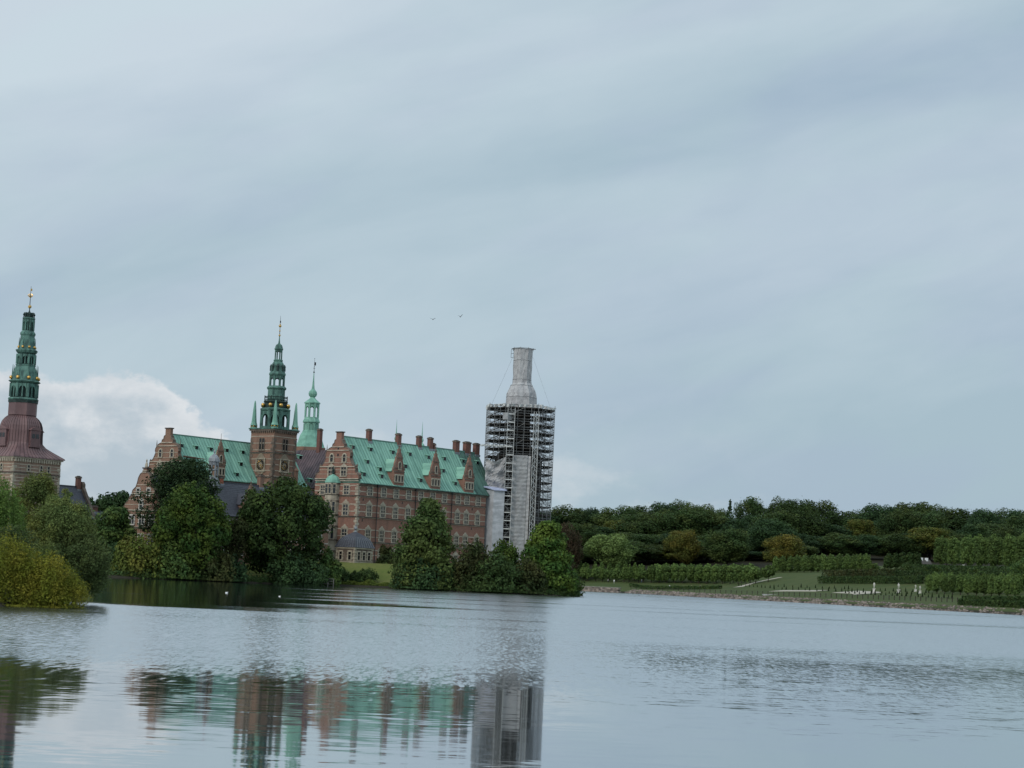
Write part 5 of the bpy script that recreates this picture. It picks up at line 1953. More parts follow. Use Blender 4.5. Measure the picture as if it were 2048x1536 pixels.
def plant(name, label, cat, loc, rx, ry, z0, z1, shape, leafm, n, size, seed, m=26, group=None, trunk=True, limbs=3, bark='bark', asp=0.62, core=0.22, tr=None, **kw):
    """root Empty at ground, crown and (for trees) trunk and limbs as children"""
    r = np.random.default_rng(seed)
    o = empty(name, loc, 0.0, label, cat, group)
    bl = LOB[shape](rx, ry, z0, z1, m, r, **kw)
    P, N = blob_points(bl, n, r, core)
    if shape == 'weep':
        N[:, 2] *= 0.15
    top_ = np.percentile(P[:, 2], 99.4)
    P[:, 2] = z0 + (P[:, 2] - z0) * (z1 - z0) / max(0.1, top_ - z0)
    ex = np.percentile(np.abs(P[:, 0]), 98.8)
    P[:, :2] *= rx / ex
    P[:, 2] = np.maximum(P[:, 2], min(0.02, z0))
    me = leaf_mesh('crown' if trunk else 'foliage', leafm, P, N, size, seed + 1, asp)
    place(me, 'crown' if trunk else 'foliage', o)
    if trunk:
        h_ = z0 + (z1 - z0) * 0.72
        r0_ = tr or max(0.12, 0.022 * z1 + 0.03)
        place(trunk_mesh(h_, r0_, bark), 'trunk', o)
        for k in range(limbs):
            a = k * 2.2 + seed
            zq = z0 + (h_ - z0) * (0.05 + 0.28 * k)
            mb = MB()
            mb.tube((0, 0, zq), (rx * 0.6 * math.cos(a), ry * 0.6 * math.sin(a), zq + (z1 - zq) * 0.42), r0_ * 0.5, r0_ * 0.15, 5)
            mb.build('limb', M[bark], o)
    else:
        for k in range(3):
            a = k * 2.1 + seed
            mb = MB()
            mb.tube((0, 0, -0.2), (rx * 0.45 * math.cos(a), ry * 0.45 * math.sin(a), z0 + (z1 - z0) * 0.6), 0.05 + 0.008 * z1, 0.02, 5)
            mb.build('stem', M[bark], o)
    return o


def grow(name, label, cat, l, r, top, bot, Y, shape, leafm, n, size, seed, floor=None, **kw):
    """plant whose crown spans photo columns l..r and rows top..bot when it stands Y metres away"""
    cx_, cy_ = (l + r) / 2, (top + bot) / 2
    c = at(cx_, cy_, Y)
    g = max(gz(c.x, Y), 0.05) if floor is None else floor
    zt = at(cx_, top, Y).z - g
    zb_ = at(cx_, bot, Y).z - g
    rx = (r - l) / 2 * Y / FPX
    return plant(name, label, cat, (c.x, Y, g), rx, rx * 0.92, max(zb_, 0.0), zt, shape, leafm, n, size, seed, **kw)


# ---- near bank on the left
grow('willow_shrub', 'large yellow green willow shrub at the left edge of the water', 'shrub', -80, 92, 1076, 1209, 88, 'dome', 'yellow', 26000, 0.061, 11, floor=0.03, trunk=False, asp=0.36, m=46, fat=0.34)
grow('willow_shrub', 'lower yellow willow shrub between the large yellow one and the bank tip', 'shrub', 20, 148, 1108, 1207, 88.5, 'dome', 'yellow', 17000, 0.060, 111, floor=0.03, trunk=False, asp=0.36, m=40, fat=0.33)
grow('willow_shrub', 'pale yellow twiggy willow shoots trailing at the tip of the left bank', 'shrub', 84, 180, 1150, 1206, 89, 'dome', 'yellow', 8000, 0.054, 12, floor=0.03, trunk=False, asp=0.3, m=30, fat=0.32)
grow('weeping_willow', 'weeping willow with hanging bright green strands at the left edge', 'tree', -70, 50, 962, 1125, 106, 'weep', 'willow', 30000, 0.072, 13, asp=0.3, m=153)
grow('willow_tree', 'tall olive willow in front of the gate tower', 'tree', 22, 112, 950, 1120, 114, 'round', 'sallow', 22000, 0.072, 14, asp=0.36, m=57, fat=0.26)
grow('willow_tree', 'round yellowish willow right of the weeping willow', 'tree', 60, 186, 1005, 1150, 101, 'round', 'sallow', 30000, 0.072, 15, asp=0.36, m=68, fat=0.26)
grow('willow_tree', 'dense grey green willow at the right end of the left bank', 'tree', 86, 218, 1068, 1200, 100, 'round', 'grey', 34000, 0.068, 16, asp=0.36, m=78, fat=0.25, limbs=1, low=0.95)
grow('willow_shrub', 'mid green rounded shrub under the weeping willow', 'shrub', -40, 92, 1056, 1160, 95, 'dome', 'grey', 18000, 0.065, 17, trunk=False, asp=0.36, m=54)
grow('willow_shrub', 'small bright green shrub between yellow shrub and grey willow', 'shrub', 60, 122, 1085, 1150, 92, 'dome', 'sallow', 8000, 0.058, 18, trunk=False, asp=0.36, m=30)

grow('willow_tree', 'feathery olive willow against the slate roofed gate house', 'tree', 84, 152, 984, 1100, 112, 'round', 'sallow', 14000, 0.075, 19, asp=0.36, m=50, fat=0.26)

# ---- wooded island in front of the castle
grow('broadleaf_tree', 'dark green round tree left of the small scrolled gable', 'tree', 176, 268, 1016, 1152, 345, 'round', 'shrub', 9000, 0.30, 21, m=34, low=1.0)
grow('shrub', 'black green shrub under the round tree beside the left bank', 'shrub', 196, 262, 1085, 1158, 342, 'dome', 'dark', 4500, 0.28, 22, trunk=False, m=18)
grow('shrub', 'yellow green shrub at the waterline below the small gable', 'shrub', 226, 326, 1072, 1159, 338, 'dome', 'olive', 6500, 0.27, 23, trunk=False, m=26)
grow('shrub', 'broad mixed green shrub at the foot of the maple', 'shrub', 296, 404, 1074, 1163, 340, 'dome', 'shrub', 7000, 0.27, 24, trunk=False, m=26)
grow('shrub', 'brownish shrub on the shore right of the maple trunk', 'shrub', 380, 470, 1098, 1165, 341, 'dome', 'rust', 5000, 0.27, 25, trunk=False, m=22)
grow('shrub', 'blackish spreading shrub under the chestnut at the waterline', 'shrub', 520, 650, 1108, 1166, 353.5, 'dome', 'dark', 7000, 0.27, 261, trunk=False, m=26)
grow('shrub', 'dark low shrub hanging over the water left of the shaded lawn gap', 'shrub', 428, 494, 1112, 1166, 343, 'dome', 'dark', 4000, 0.26, 26, trunk=False, m=18)
grow('pine_tree', 'dark flat topped pine with layered plates before the church wing', 'tree', 286, 436, 920, 1090, 352, 'pine', 'pine', 26000, 0.24, 27, m=64, bark='bark_pine', asp=0.5, tr=0.4, limbs=6)
grow('maple_tree', 'bushy green maple in front of the pine', 'tree', 314, 455, 975, 1155, 341, 'round', 'maple', 19000, 0.30, 28, m=60, fat=0.24, low=1.0)
grow('small_tree', 'thin reddish brown tree between maple and chestnut', 'tree', 448, 500, 1040, 1130, 350, 'round', 'rust', 3000, 0.26, 29, m=18)
grow('chestnut_tree', 'huge dark rounded chestnut below the clock tower', 'tree', 480, 652, 963, 1162, 356, 'round', 'chestnut', 27000, 0.32, 30, m=80, fat=0.21, low=0.95, limbs=5, tr=0.6)
grow('shrub', 'dark rounded bush at the right foot of the chestnut', 'shrub', 634, 682, 1098, 1160, 357, 'dome', 'shrub', 3500, 0.25, 31, trunk=False, m=18)
for i, (l, r_, t, bt, Y, lb) in enumerate([(664, 704, 1136, 1159, 363, 'low clipped dark bush on the lawn edge nearest the jetty'),
                                           (698, 720, 1143, 1160, 363.5, 'smallest dark clipped bush in the middle of the lawn edge'),
                                           (712, 758, 1137, 1161, 364, 'wider clipped dark bush at the right of the lawn edge')]):
    grow('clipped_bush', lb, 'bush', l, r_, t, bt, Y, 'dome', 'hedge', 1800, 0.2, 40 + i, trunk=False, m=14)
grow('broadleaf_tree', 'tall tapering dark tree covering the middle of the red wing', 'tree', 793, 913, 1003, 1180, 359, 'cone', 'beech', 20000, 0.30, 50, m=64, limbs=2, fat=0.34, power=0.45)
grow('shrub', 'dark wide shrub at the waterline below the tapering tree', 'shrub', 792, 906, 1110, 1180, 357.5, 'dome', 'dark', 6500, 0.27, 51, trunk=False, m=24)
grow('shrub', 'brownish green shrub just right of the tapering tree', 'shrub', 902, 1000, 1086, 1182, 359, 'dome', 'rust', 6500, 0.27, 52, trunk=False, m=26)
grow('shrub', 'yellow topped shrub in front of the lift shaft', 'shrub', 966, 1042, 1084, 1170, 366, 'dome', 'maple', 5500, 0.27, 53, trunk=False, m=24)
grow('shrub', 'dark shrub on the waterline below the sheeted tower', 'shrub', 920, 1048, 1112, 1184, 358.5, 'dome', 'hedge', 8000, 0.27, 54, trunk=False, m=30)
grow('shrub', 'bare twigged rusty shrub between lift shaft and broad tree', 'shrub', 1024, 1092, 1118, 1186, 361, 'dome', 'rust', 4500, 0.27, 55, trunk=False, m=20)
grow('broadleaf_tree', 'broad pointed green tree at the right foot of the scaffolding', 'tree', 1040, 1150, 1046, 1188, 367, 'cone', 'maple', 18000, 0.30, 56, m=60, limbs=2, power=0.36, fat=0.34)
grow('shrub', 'low olive bush at the right tip of the island', 'shrub', 1096, 1166, 1142, 1190, 370, 'dome', 'shrub', 4500, 0.25, 57, trunk=False, m=22)
grow('shrub', 'loose rusty bush against the red wing beside the lawn', 'shrub', 754, 792, 1092, 1134, 391, 'dome', 'rust', 2200, 0.22, 58, trunk=False, m=14)
# trees behind the gate house
grow('broadleaf_tree', 'distant dark tree behind the squat chimney', 'tree', 190, 276, 986, 1075, 470, 'round', 'dark', 7000, 0.4, 60, m=34)
grow('broadleaf_tree', 'distant dark tree right behind the chimney gable', 'tree', 140, 184, 985, 1060, 480, 'round', 'dark', 4500, 0.4, 61, m=26)
grow('broadleaf_tree', 'distant tree between gate house and small scrolled gable', 'tree', 158, 226, 1012, 1075, 500, 'round', 'dark', 4500, 0.4, 62, m=26)

# reeds on the lawn shore, one ground-cover mass
r = np.random.default_rng(77)
n = 9000
px_ = r.uniform(652, 822, n)
Pn = []
for q_ in px_:
    a_ = (q_ - 1024) / FPX
    Yq = np.interp(q_, [640, 690, 740, 800, 830], [355, 362.2, 361, 358.5, 357.6]) + r.uniform(-0.8, 2.2)
    hgt = (0.55 + 0.55 * (0.5 + 0.5 * math.sin(q_ * 0.17)) * (0.6 + 0.4 * math.sin(q_ * 0.061))) * r.uniform(0.2, 1.15)
    Pn.append((a_ * Yq + 0.9, Yq, 0.12 + hgt * 1.1))
Pn = np.array(Pn)
Nn = np.tile(np.array([0.0, -1.0, 0.15]), (n, 1))
rm_ = leaf_mesh('reeds', 'reed', Pn, Nn, 0.17, 78, 0.4)
tag(place(rm_, 'reeds'), 'yellow green reeds along the shore below the castle lawn', 'reeds', kind='stuff')
# undergrowth on the banks, one ground-cover mass
n = 16000
side_ = r.random(n)
qx = np.where(side_ < 0.5, r.uniform(205, 660, n), r.uniform(790, 1168, n))
base_y = np.interp(qx, [200, 300, 480, 560, 690, 800, 1000, 1110, 1160, 1170], [334, 335.5, 343.5, 352.5, 361, 356.5, 356.5, 362.5, 368, 371])
Yv = base_y + r.uniform(-1.0, 2.5, n)
Pn = np.stack([(qx - 1024) / FPX * Yv + 0.8, Yv, 0.1 + np.abs(r.normal(0, 0.55, n))], 1)
Nn = np.tile(np.array([0.0, -0.7, 0.6]), (n, 1))
um = leaf_mesh('undergrowth', 'hedge', Pn, Nn, 0.24, 79)
tag(place(um, 'undergrowth'), 'dark undergrowth hanging over the island shore', 'undergrowth', kind='stuff')

# ---- far wooded hill: prototypes, then copies
PR = []
rs = np.random.default_rng(101)
for i, (shape, lm, rx, z0, z1, m, fat) in enumerate([('round', 'beech', 9.5, 2.0, 26, 44, 0.30), ('round', 'beech', 9.0, 2.0, 25, 36, 0.33), ('round', 'dark', 9.0, 2.0, 25, 40, 0.31),
                                                ('round', 'beech', 10.0, 2.0, 25, 50, 0.28), ('round', 'chestnut', 9.0, 2.0, 26, 38, 0.32), ('round', 'olive', 9.0, 2.0, 24, 38, 0.31)]):
    o = plant('beech_tree', 'tall dark green beech on the wooded hill beyond the lake', 'tree', (0, 1500, 0), rx, rx, z0, z1, shape, lm, 15000, 0.42, 200 + i, m=m, limbs=0, group='beeches on the wooded hill', fat=fat, low=0.95)
    PR.append(o)
SKX = [1085, 1105, 1150, 1190, 1208, 1222, 1262, 1330, 1400, 1418, 1442, 1458, 1500, 1528, 1600, 1642, 1682, 1735, 1770, 1800, 1832, 1882, 1906, 1928, 2000, 2048, 2110]
SKY_ = [1022, 1020, 1009, 1015, 1020, 1010, 1010, 1007, 1004, 1012, 1020, 1012, 1001, 1004, 1000, 1003, 1020, 1020, 1008, 1005, 1007, 1010, 1026, 1024, 1017, 1022, 1022]
used = set()


def forest(px, top, Y, width, pi, label=None, name=None, leafm=None, group='beeches on the wooded hill'):
    """copy of one of the crowns, sized to its height over the hill"""
    p0 = PR[pi]
    c = at(px, top + 20, Y)
    g = gz(c.x, Y)
    zt = at(px, top, Y).z - g
    o = p0 if pi not in used and label is None else copy_tree(p0)
    if o is p0:
        used.add(pi)
    pm = [26, 25, 25, 25, 26, 24][pi]
    pr_ = [9.5, 9.0, 9.0, 10.0, 9.0, 9.0][pi]
    sw = width * Y / FPX / (2 * pr_)
    o.location = (c.x, Y, g)
    o.rotation_euler = (0, 0, rs.uniform(0, 6.28))
    o.scale = (sw, sw, zt / pm)
    if label:
        o['label'] = label
        if 'group' in o:
            del o['group']
    if name:
        o.name = name
    if leafm:
        for ch in o.children:
            if ch.name.startswith('crown'):
                ch.data = ch.data.copy()
                ch.data.materials[0] = L[leafm]
    return o


def sky_at(px):
    return float(np.interp(px, SKX, SKY_))


x = 960
while x < 2230:                              # skyline
    w = rs.uniform(66, 104)
    if abs(x - 1458) > 22 and abs(x - 1500) > 38:
        forest(x, sky_at(x) + rs.uniform(-4, 7), 1010 + rs.uniform(-15, 25), w, int(rs.choice([0, 2, 3, 4])))
    x += w * 0.45
for row, (dy, Y, step) in enumerate([(26, 968, 0.55), (54, 925, 0.55), (86, 885, 0.58)]):
    x = 970 + rs.uniform(0, 30)
    while x < 2230:
        w = rs.uniform(70, 112)
        top = sky_at(x) + dy + rs.uniform(-20, 17)
        kind = int(rs.choice([0, 1, 2, 3, 4, 5], p=[.26, .2, .2, .2, .08, .06]))
        if row < 2 or x < 1600:
            forest(x, top, Y + rs.uniform(-12, 12), w, kind)
        x += w * step
forest(1499, 997, 1015, 62, 3, 'round topped tree standing above the skyline right of the spruce', 'beech_tree')
forest(1366, 1062, 862, 66, 1, 'beech turning yellow in the middle of the wooded hill', 'beech_tree', 'gold')
forest(1570, 1071, 836, 84, 3, 'broad golden brown beech above the upper clipped tree row', 'beech_tree', 'gold')
forest(1222, 1070, 852, 92, 1, 'pale silvery green tree above the young trees by the quay', 'silver_tree', 'pale')
forest(1136, 1050, 840, 56, 4, 'reddish brown copper beech right of the island', 'copper_beech', 'copper_beech')
forest(1455, 1060, 858, 88, 1, 'tall olive tinted beech behind the clipped lake row', 'beech_tree', 'beech')
grow('spruce_tree', 'pointed spruce breaking the forest skyline', 'tree', 1444, 1474, 1003, 1090, 1005, 'cone', 'dark', 2200, 0.5, 90, m=46, limbs=0)
fl = at(2056, 1150, 505)
grow('broadleaf_tree', 'leafy tree cut by the right edge of the photo', 'tree', 2022, 2094, 1110, 1203, 505, 'round', 'shrub', 9000, 0.28, 91, m=34, low=1.0)


def land(px, py):
    """point of the far shore ground seen at a photo pixel"""
    Yr = np.arange(330, 1300, 1.0)
    d = ray(px, py)
    xs = d.x / d.y * Yr
    zs = CAMH + d.z / d.y * Yr
    t = terrain(xs, Yr)
    i = np.argmax((zs <= t) & (t > 0.4)) if np.any((zs <= t) & (t > 0.4)) else len(Yr) - 1
    return Vector((xs[i], Yr[i], t[i]))


# ---- clipped and young tree rows in the garden (one prototype of each kind, then copies)
def row(pts, top_h, proto, hz, wz=1.0, jitter=0.06):
    for i, p in enumerate(pts):
        o = proto if i == 0 and not proto.get('placed') else copy_tree(proto)
        proto['placed'] = 1
        if 'placed' in o and o is not proto:
            del o['placed']
        k = rs.uniform(1 - jitter, 1 + jitter)
        o.location = p
        o.rotation_euler = (0, 0, rs.uniform(0, 6.28))
        o.scale = (wz * k, wz * k, top_h / hz * rs.uniform(1 - jitter / 2, 1 + jitter / 2))


def line_pts(pxa, ya, pxb, yb, n, jit=0.0):
    out = []
    for i in range(n):
        f = i / (n - 1)
        out.append(land(pxa + (pxb - pxa) * f + rs.uniform(-jit, jit), ya + (yb - ya) * f))
    return out


young = plant('young_tree', 'young slender tree in the loose planting beside the far quay', 'tree', (0, 0, 0), 1.75, 1.75, 1.6, 7.0, 'cone', 'linden', 1500, 0.38, 301, m=34, limbs=0, group='young trees beside the far quay')
row(line_pts(1150, 1162, 1288, 1166, 11, 3) + line_pts(1158, 1158, 1282, 1162, 9, 3), 7.0, young, 7.0)
lin = plant('linden_tree', 'clipped linden in the double row along the lake promenade', 'tree', (0, 0, 0), 1.62, 1.62, 1.3, 7.2, 'column', 'linden', 1900, 0.34, 302, m=34, limbs=0, group='clipped lindens along the lake promenade')
row(line_pts(1302, 1166, 1492, 1169, 13) + line_pts(1314, 1163, 1500, 1166, 12), 7.2, lin, 7.2)
for px, py, lb in ((1511, 1167, 'small round tree at the right end of the clipped lake row'), (1536, 1164, 'small round tree beside the rising pale path')):
    p = land(px, py)
    plant('round_tree', lb, 'tree', p, 2.6, 2.6, 1.2, 6.3, 'round', 'linden', 2200, 0.34, 303 + px, m=24, limbs=0)
linc = plant('linden_tree', 'clipped linden in the lower row at the right of the garden', 'tree', (0, 0, 0), 1.12, 1.12, 0.9, 5.0, 'column', 'linden', 2600, 0.26, 305, m=34, limbs=0, group='clipped lindens at the lower right')
row(line_pts(1858, 1187, 2030, 1196, 12) + line_pts(1868, 1183, 2036, 1190, 11), 5.0, linc, 5.0)
lind = plant('hornbeam_tree', 'clipped tree in the upper block row above the lawn slope', 'tree', (0, 0, 0), 1.5, 1.5, 0.6, 7.0, 'column', 'linden', 2200, 0.34, 306, m=34, limbs=0, group='clipped trees above the lawn slope')
row(line_pts(1552, 1145, 1734, 1144, 14) + line_pts(1560, 1142, 1730, 1141, 11), 6.4, lind, 7.0)
line_ = plant('hornbeam_tree', 'clipped tree in the short row left of the white gabled house', 'tree', (0, 0, 0), 1.7, 1.7, 0.5, 6.2, 'column', 'hedge', 2200, 0.34, 307, m=34, limbs=0, group='clipped trees left of the white house')
row(line_pts(1776, 1139, 1834, 1136, 5), 6.2, line_, 6.2)
linf = plant('linden_tree', 'tall column clipped linden on the upper terrace at right', 'tree', (0, 0, 0), 2.4, 2.4, 1.2, 11.2, 'column', 'linden', 4200, 0.33, 308, m=70, limbs=0, group='tall column lindens on the upper terrace')
row(line_pts(1880, 1133, 2046, 1141, 7) + line_pts(1893, 1131, 2050, 1138, 6), 11.2, linf, 11.2, jitter=0.04)


def hedge(label, pxa, ya, pxb, yb, h, w, lm='hedge', n=5000, seed=1):
    a, b_ = land(pxa, ya), land(pxb, yb)
    r = np.random.default_rng(seed)
    o = empty('hedge', a, 0, label, 'hedge')
    d = b_ - a
    t = r.random(n)
    nrm = Vector((-d.y, d.x, 0)).normalized()
    off = r.uniform(-w / 2, w / 2, n)
    hv = h * (1 + 0.10 * np.sin(t * d.length * 0.55) + 0.07 * np.sin(t * d.length * 1.7 + 1))
    z = r.random(n) * hv
    face = r.random(n)
    off = np.where(face < 0.5, np.sign(off) * w / 2, off)
    z = np.where(face >= 0.5, hv, z)
    base = np.array([terrain(np.array([a.x + d.x * q]), np.array([a.y + d.y * q]))[0] for q in np.linspace(0, 1, 40)])
    zb_ = np.interp(t, np.linspace(0, 1, 40), base) - a.z
    P = np.stack([d.x * t + nrm.x * off, d.y * t + nrm.y * off, zb_ + z], 1) + r.normal(0, 0.05, (n, 3))
    N = np.stack([np.where(face < 0.5, nrm.x * np.sign(off), 0), np.where(face < 0.5, nrm.y * np.sign(off), 0), np.where(face < 0.5, 0.2, 1.0)], 1)
    place(leaf_mesh('foliage', lm, P, N, 0.34, seed), 'foliage', o)
    return o


hedge('long dark clipped hedge at the top of the lawn slope', 1640, 1166, 1850, 1167, 1.9, 2.0, n=9000, seed=401)
hedge('brownish loose hedge on the terrace above the long dark hedge', 1650, 1154, 1800, 1153, 2.2, 2.5, 'rust', 6000, 402)
hedge('upper terrace hedge below the tall column lindens', 1830, 1141, 2060, 1152, 2.0, 2.0, 'hedge', 9000, 403)
hedge('middle terrace hedge above the lower linden row', 1700, 1150, 1990, 1160, 1.7, 2.0, 'hedge', 9000, 404)
hedge('near clipped hedge by the shore at the right edge', 1922, 1209, 2075, 1217, 1.1, 1.4, 'hedge', 6000, 405)
hedge('thin upper hedge behind the near clipped hedge', 1928, 1201, 2075, 1203, 0.9, 1.2, 'hedge', 4000, 406)
hedge('low trimmed hedge along the promenade under the lake row', 1262, 1173, 1440, 1178, 1.1, 1.6, 'hedge', 6000, 407)
for i, (px, py, w, hh, lm, lb) in enumerate([(1715, 1142, 3.4, 3.4, 'rust', 'brown bushy shrub above the terrace hedge'), (1745, 1142, 3.2, 3.0, 'shrub', 'green rounded shrub at the right end of the upper block row'),
                                        (1812, 1146, 3.2, 3.4, 'hedge', 'dark shrub below the white gabled house'), (1865, 1150, 3.4, 3.2, 'shrub', 'rounded shrub under the first column linden'),
                                        (1905, 1152, 3.0, 2.8, 'hedge', 'dark shrub under the second column linden'), (1950, 1154, 3.4, 3.0, 'shrub', 'rounded shrub between terrace hedge and lower lindens'),
                                        (1765, 1160, 3.0, 2.6, 'rust', 'russet shrub beside the long dark hedge'), (1990, 1157, 3.2, 2.8, 'hedge', 'dark shrub on the terrace far right')]):
    plant('shrub', lb, 'shrub', land(px, py), w, w, 0, hh, 'dome', lm, 1500, 0.3, 420 + i, m=14, trunk=False)

# ---- topiary cones of the parterre
r = np.random.default_rng(55)
n = 700
t = r.random(n)
a = r.uniform(0, 6.28, n)
rad = 0.30 * (1 - t) + 0.04
P = np.stack([rad * np.cos(a), rad * np.sin(a), 0.1 + t * 1.5], 1)
N = np.stack([np.cos(a), np.sin(a), np.full(n, 0.3)], 1)
tme = leaf_mesh('topiary_cone', 'yew', P, N, 0.085, 56)
cones = []
for (xa, ya, xb, yb, c) in ((1550, 1179, 1848, 1190, 26), (1690, 1187, 1906, 1198, 22), (1556, 1174, 1700, 1179, 11), (1476, 1172, 1546, 1177, 10), (1760, 1182, 1850, 1186, 8)):
    for i in range(c):
        f = (i + rs.uniform(-0.25, 0.25)) / (c - 1)
        p = land(xa + (xb - xa) * f, ya + (yb - ya) * f)
        o = place(tme, 'topiary_cone', None, p, rs.uniform(0, 6))
        k = rs.uniform(0.5, 0.85)
        o.scale = (k, k, k * rs.uniform(0.9, 1.1))
        tag(o, 'small dark clipped cone in the parterre beside the lake', 'topiary', 'topiary cones of the parterre')

# ---- paths on the slopes
def path(label, pts, w):
    mb = MB()
    P = [land(*q) for q in pts]
    fine_ = []
    for i in range(len(P) - 1):
        for k in range(24):
            q = P[i].lerp(P[i + 1], k / 24)
            fine_.append(q)
    fine_.append(P[-1])
    vs = []
    for i, q in enumerate(fine_):
        d = (fine_[min(i + 1, len(fine_) - 1)] - fine_[max(i - 1, 0)]).normalized()
        nn = Vector((-d.y, d.x, 0)) * w / 2
        for s_ in (-1, 1):
            e = q + nn * s_
            vs.append((e.x, e.y, gz(e.x, e.y) + 0.10))
    n_ = len(vs)
    vs += [(x_, y_, z_ - 0.4) for x_, y_, z_ in vs]
    fs = []
    for i in range(len(fine_) - 1):
        fs += [(2 * i, 2 * i + 2, 2 * i + 3, 2 * i + 1), (2 * i, n_ + 2 * i, n_ + 2 * i + 2, 2 * i + 2), (2 * i + 1, 2 * i + 3, n_ + 2 * i + 3, n_ + 2 * i + 1)]
    mb.add(vs, fs)
    o = mb.build('path', M['gravel'])
    return tag(o, label, 'path', kind='structure')


path('pale gravel path climbing diagonally to the lawn slope', [(1474, 1175), (1500, 1168), (1530, 1161), (1562, 1155)], 3.5)
path('pale gravel path beside the shore sluice', [(1552, 1182), (1600, 1182), (1646, 1182)], 5)
path('grey gravel walk through the parterre', [(1690, 1184), (1730, 1186), (1736, 1188)], 8)

# ---- boulders along the far shore: one mass
r = np.random.default_rng(91)
mbv, mbf = [], []
icov = np.array([(0, 0, 1), (0.9, 0, .3), (.28, .85, .3), (-.72, .53, .3), (-.72, -.53, .3), (.28, -.85, .3), (.5, .4, -.6), (-.4, .5, -.6), (0, -.7, -.6)])
icof = [(0, 1, 2), (0, 2, 3), (0, 3, 4), (0, 4, 5), (0, 5, 1), (1, 6, 2), (2, 7, 3), (3, 7, 4), (4, 8, 5), (5, 8, 1), (1, 8, 6), (6, 7, 2), (8, 4, 7), (6, 8, 7)]
vsr, fsr = [], []
SH = [np.array(q) for q in ((128, 240), (105, 400), (49, 782))]
for i in range(4200):
    f = r.random() ** 0.8
    if i % 5 == 0:
        p = SH[0] + (SH[1] - SH[0]) * r.random()
    else:
        p = SH[1] + (SH[2] - SH[1]) * f
    t = r.uniform(-0.8, 3.2)
    s = r.uniform(0.22, 0.55) * (0.8 + 0.6 * f)
    z0 = 0.02 + max(0, t) * 0.34
    R_ = Matrix.Rotation(r.uniform(0, 6.28), 3, Vector(r.normal(0, 1, 3)).normalized())
    vv_ = [Vector(q) for q in icov * (1 + r.uniform(-.25, .25, (9, 1)))]
    b0_ = len(vsr)
    vsr += [tuple((R_ @ (q * s)) + Vector((p[0] + t, p[1], z0))) for q in vv_]
    fsr += [tuple(b0_ + k for k in q) for q in icof]
me = bpy.data.meshes.new('boulders')
me.from_pydata(vsr, [], fsr)
me.materials.append(M['rock'])
tag(place(me, 'boulders'), 'brown boulders lining the far lake shore', 'boulders', kind='stuff')

# ---- stone quay across the water
QA, QB = Vector((27.0, 785.5, 0)), Vector((45.2, 770.5, 0))
d = (QB - QA)
qo = empty('quay_wall', QA, math.atan2(d.y, d.x), 'low weathered stone quay wall across the water right of the island', 'wall')
mb = MB()
Lq = d.length
for i in range(18):
    for j in range(4):
        x0_ = Lq * i / 18 + (0.3 if j % 2 else 0) * Lq / 18
        mb.box(x0_, x0_ + Lq / 18 * 0.985, -0.4 - 0.06 * ((i * 7 + j * 3) % 3) / 3, 1.2, -0.6 + j * 0.62, -0.6 + (j + 1) * 0.61)
mb.build('masonry', M['rock'], qo)
mb = MB()
mb.box(-0.2, Lq + 0.5, -0.6, 1.3, 1.89, 2.05)
mb.build('capstone', M['concrete'], qo)

# ---- sluice on the shore
p = at(1541, 1196, 612)
so = empty('sluice', (p.x + 0.4, 612, 0.0), math.radians(-80), 'concrete sluice outlet with sloping slab roof on the boulder shore', 'sluice')
mb = MB()
mb.box(-2.6, -2.1, -1.6, 2.0, -0.5, 1.5)
mb.box(2.1, 2.6, -1.6, 2.0, -0.5, 1.5)
mb.box(-2.1, 2.1, 1.2, 2.0, -0.5, 1.5)
mb.build('side_wall', M['concrete'], so, (0, 0, 0), math.radians(80))
mb = MB()
mb.prism([(-1.9, 1.35), (2.2, 1.75), (2.2, 2.0), (-1.9, 1.55)], 'x', -2.8, 2.8)
mb.build('slab', M['concrete'], so, (0, 0, 0), math.radians(80))
mb = MB()
mb.box(-2.1, 2.1, 0.8, 1.18, -0.4, 1.3)
mb.build('gate', M['iron'], so, (0, 0, 0), math.radians(80))

# ---- shoreline fence: posts and two wires
fo = empty('fence', land(1262, 1180), 0, 'thin post and wire fence along the far shore promenade', 'fence')
pts = [land(1262 + (1915 - 1262) * i / 62, 1179.5 + (1205 - 1179.5) * i / 62) for i in range(63)]
mb = MB()
mb.box(-0.09, 0.09, -0.09, 0.09, -0.3, 1.15)
pm = mb.mesh('post', M['timber_dark'])
for q in pts:
    place(pm, 'post', fo, q - fo.location)
for hz_ in (0.55, 1.05):
    mb = MB()
    for i in range(62):
        mb.tube(pts[i] + Vector((0, 0, hz_)) - fo.location, pts[i + 1] + Vector((0, 0, hz_)) - fo.location, 0.03, n=3)
    mb.build('wire', M['cable'], fo)


# ---- garden statues
def statue(label, px, py, hgt, m='marble'):
    p = land(px, py)
    o = empty('statue', p, rs.uniform(-0.5, 0.5), label, 'statue')
    s = hgt / 3.0
    mb = MB()
    mb.box(-0.5 * s, 0.5 * s, -0.5 * s, 0.5 * s, -0.2, 0.18 * s)
    mb.box(-0.38 * s, 0.38 * s, -0.38 * s, 0.38 * s, 0.18 * s, 0.95 * s)
    mb.box(-0.47 * s, 0.47 * s, -0.47 * s, 0.47 * s, 0.95 * s, 1.08 * s)
    mb.build('pedestal', M[m], o)
    figure(o, 1.08 * s, 1.92 * s, M[m], M[m], 'figure')
    return o


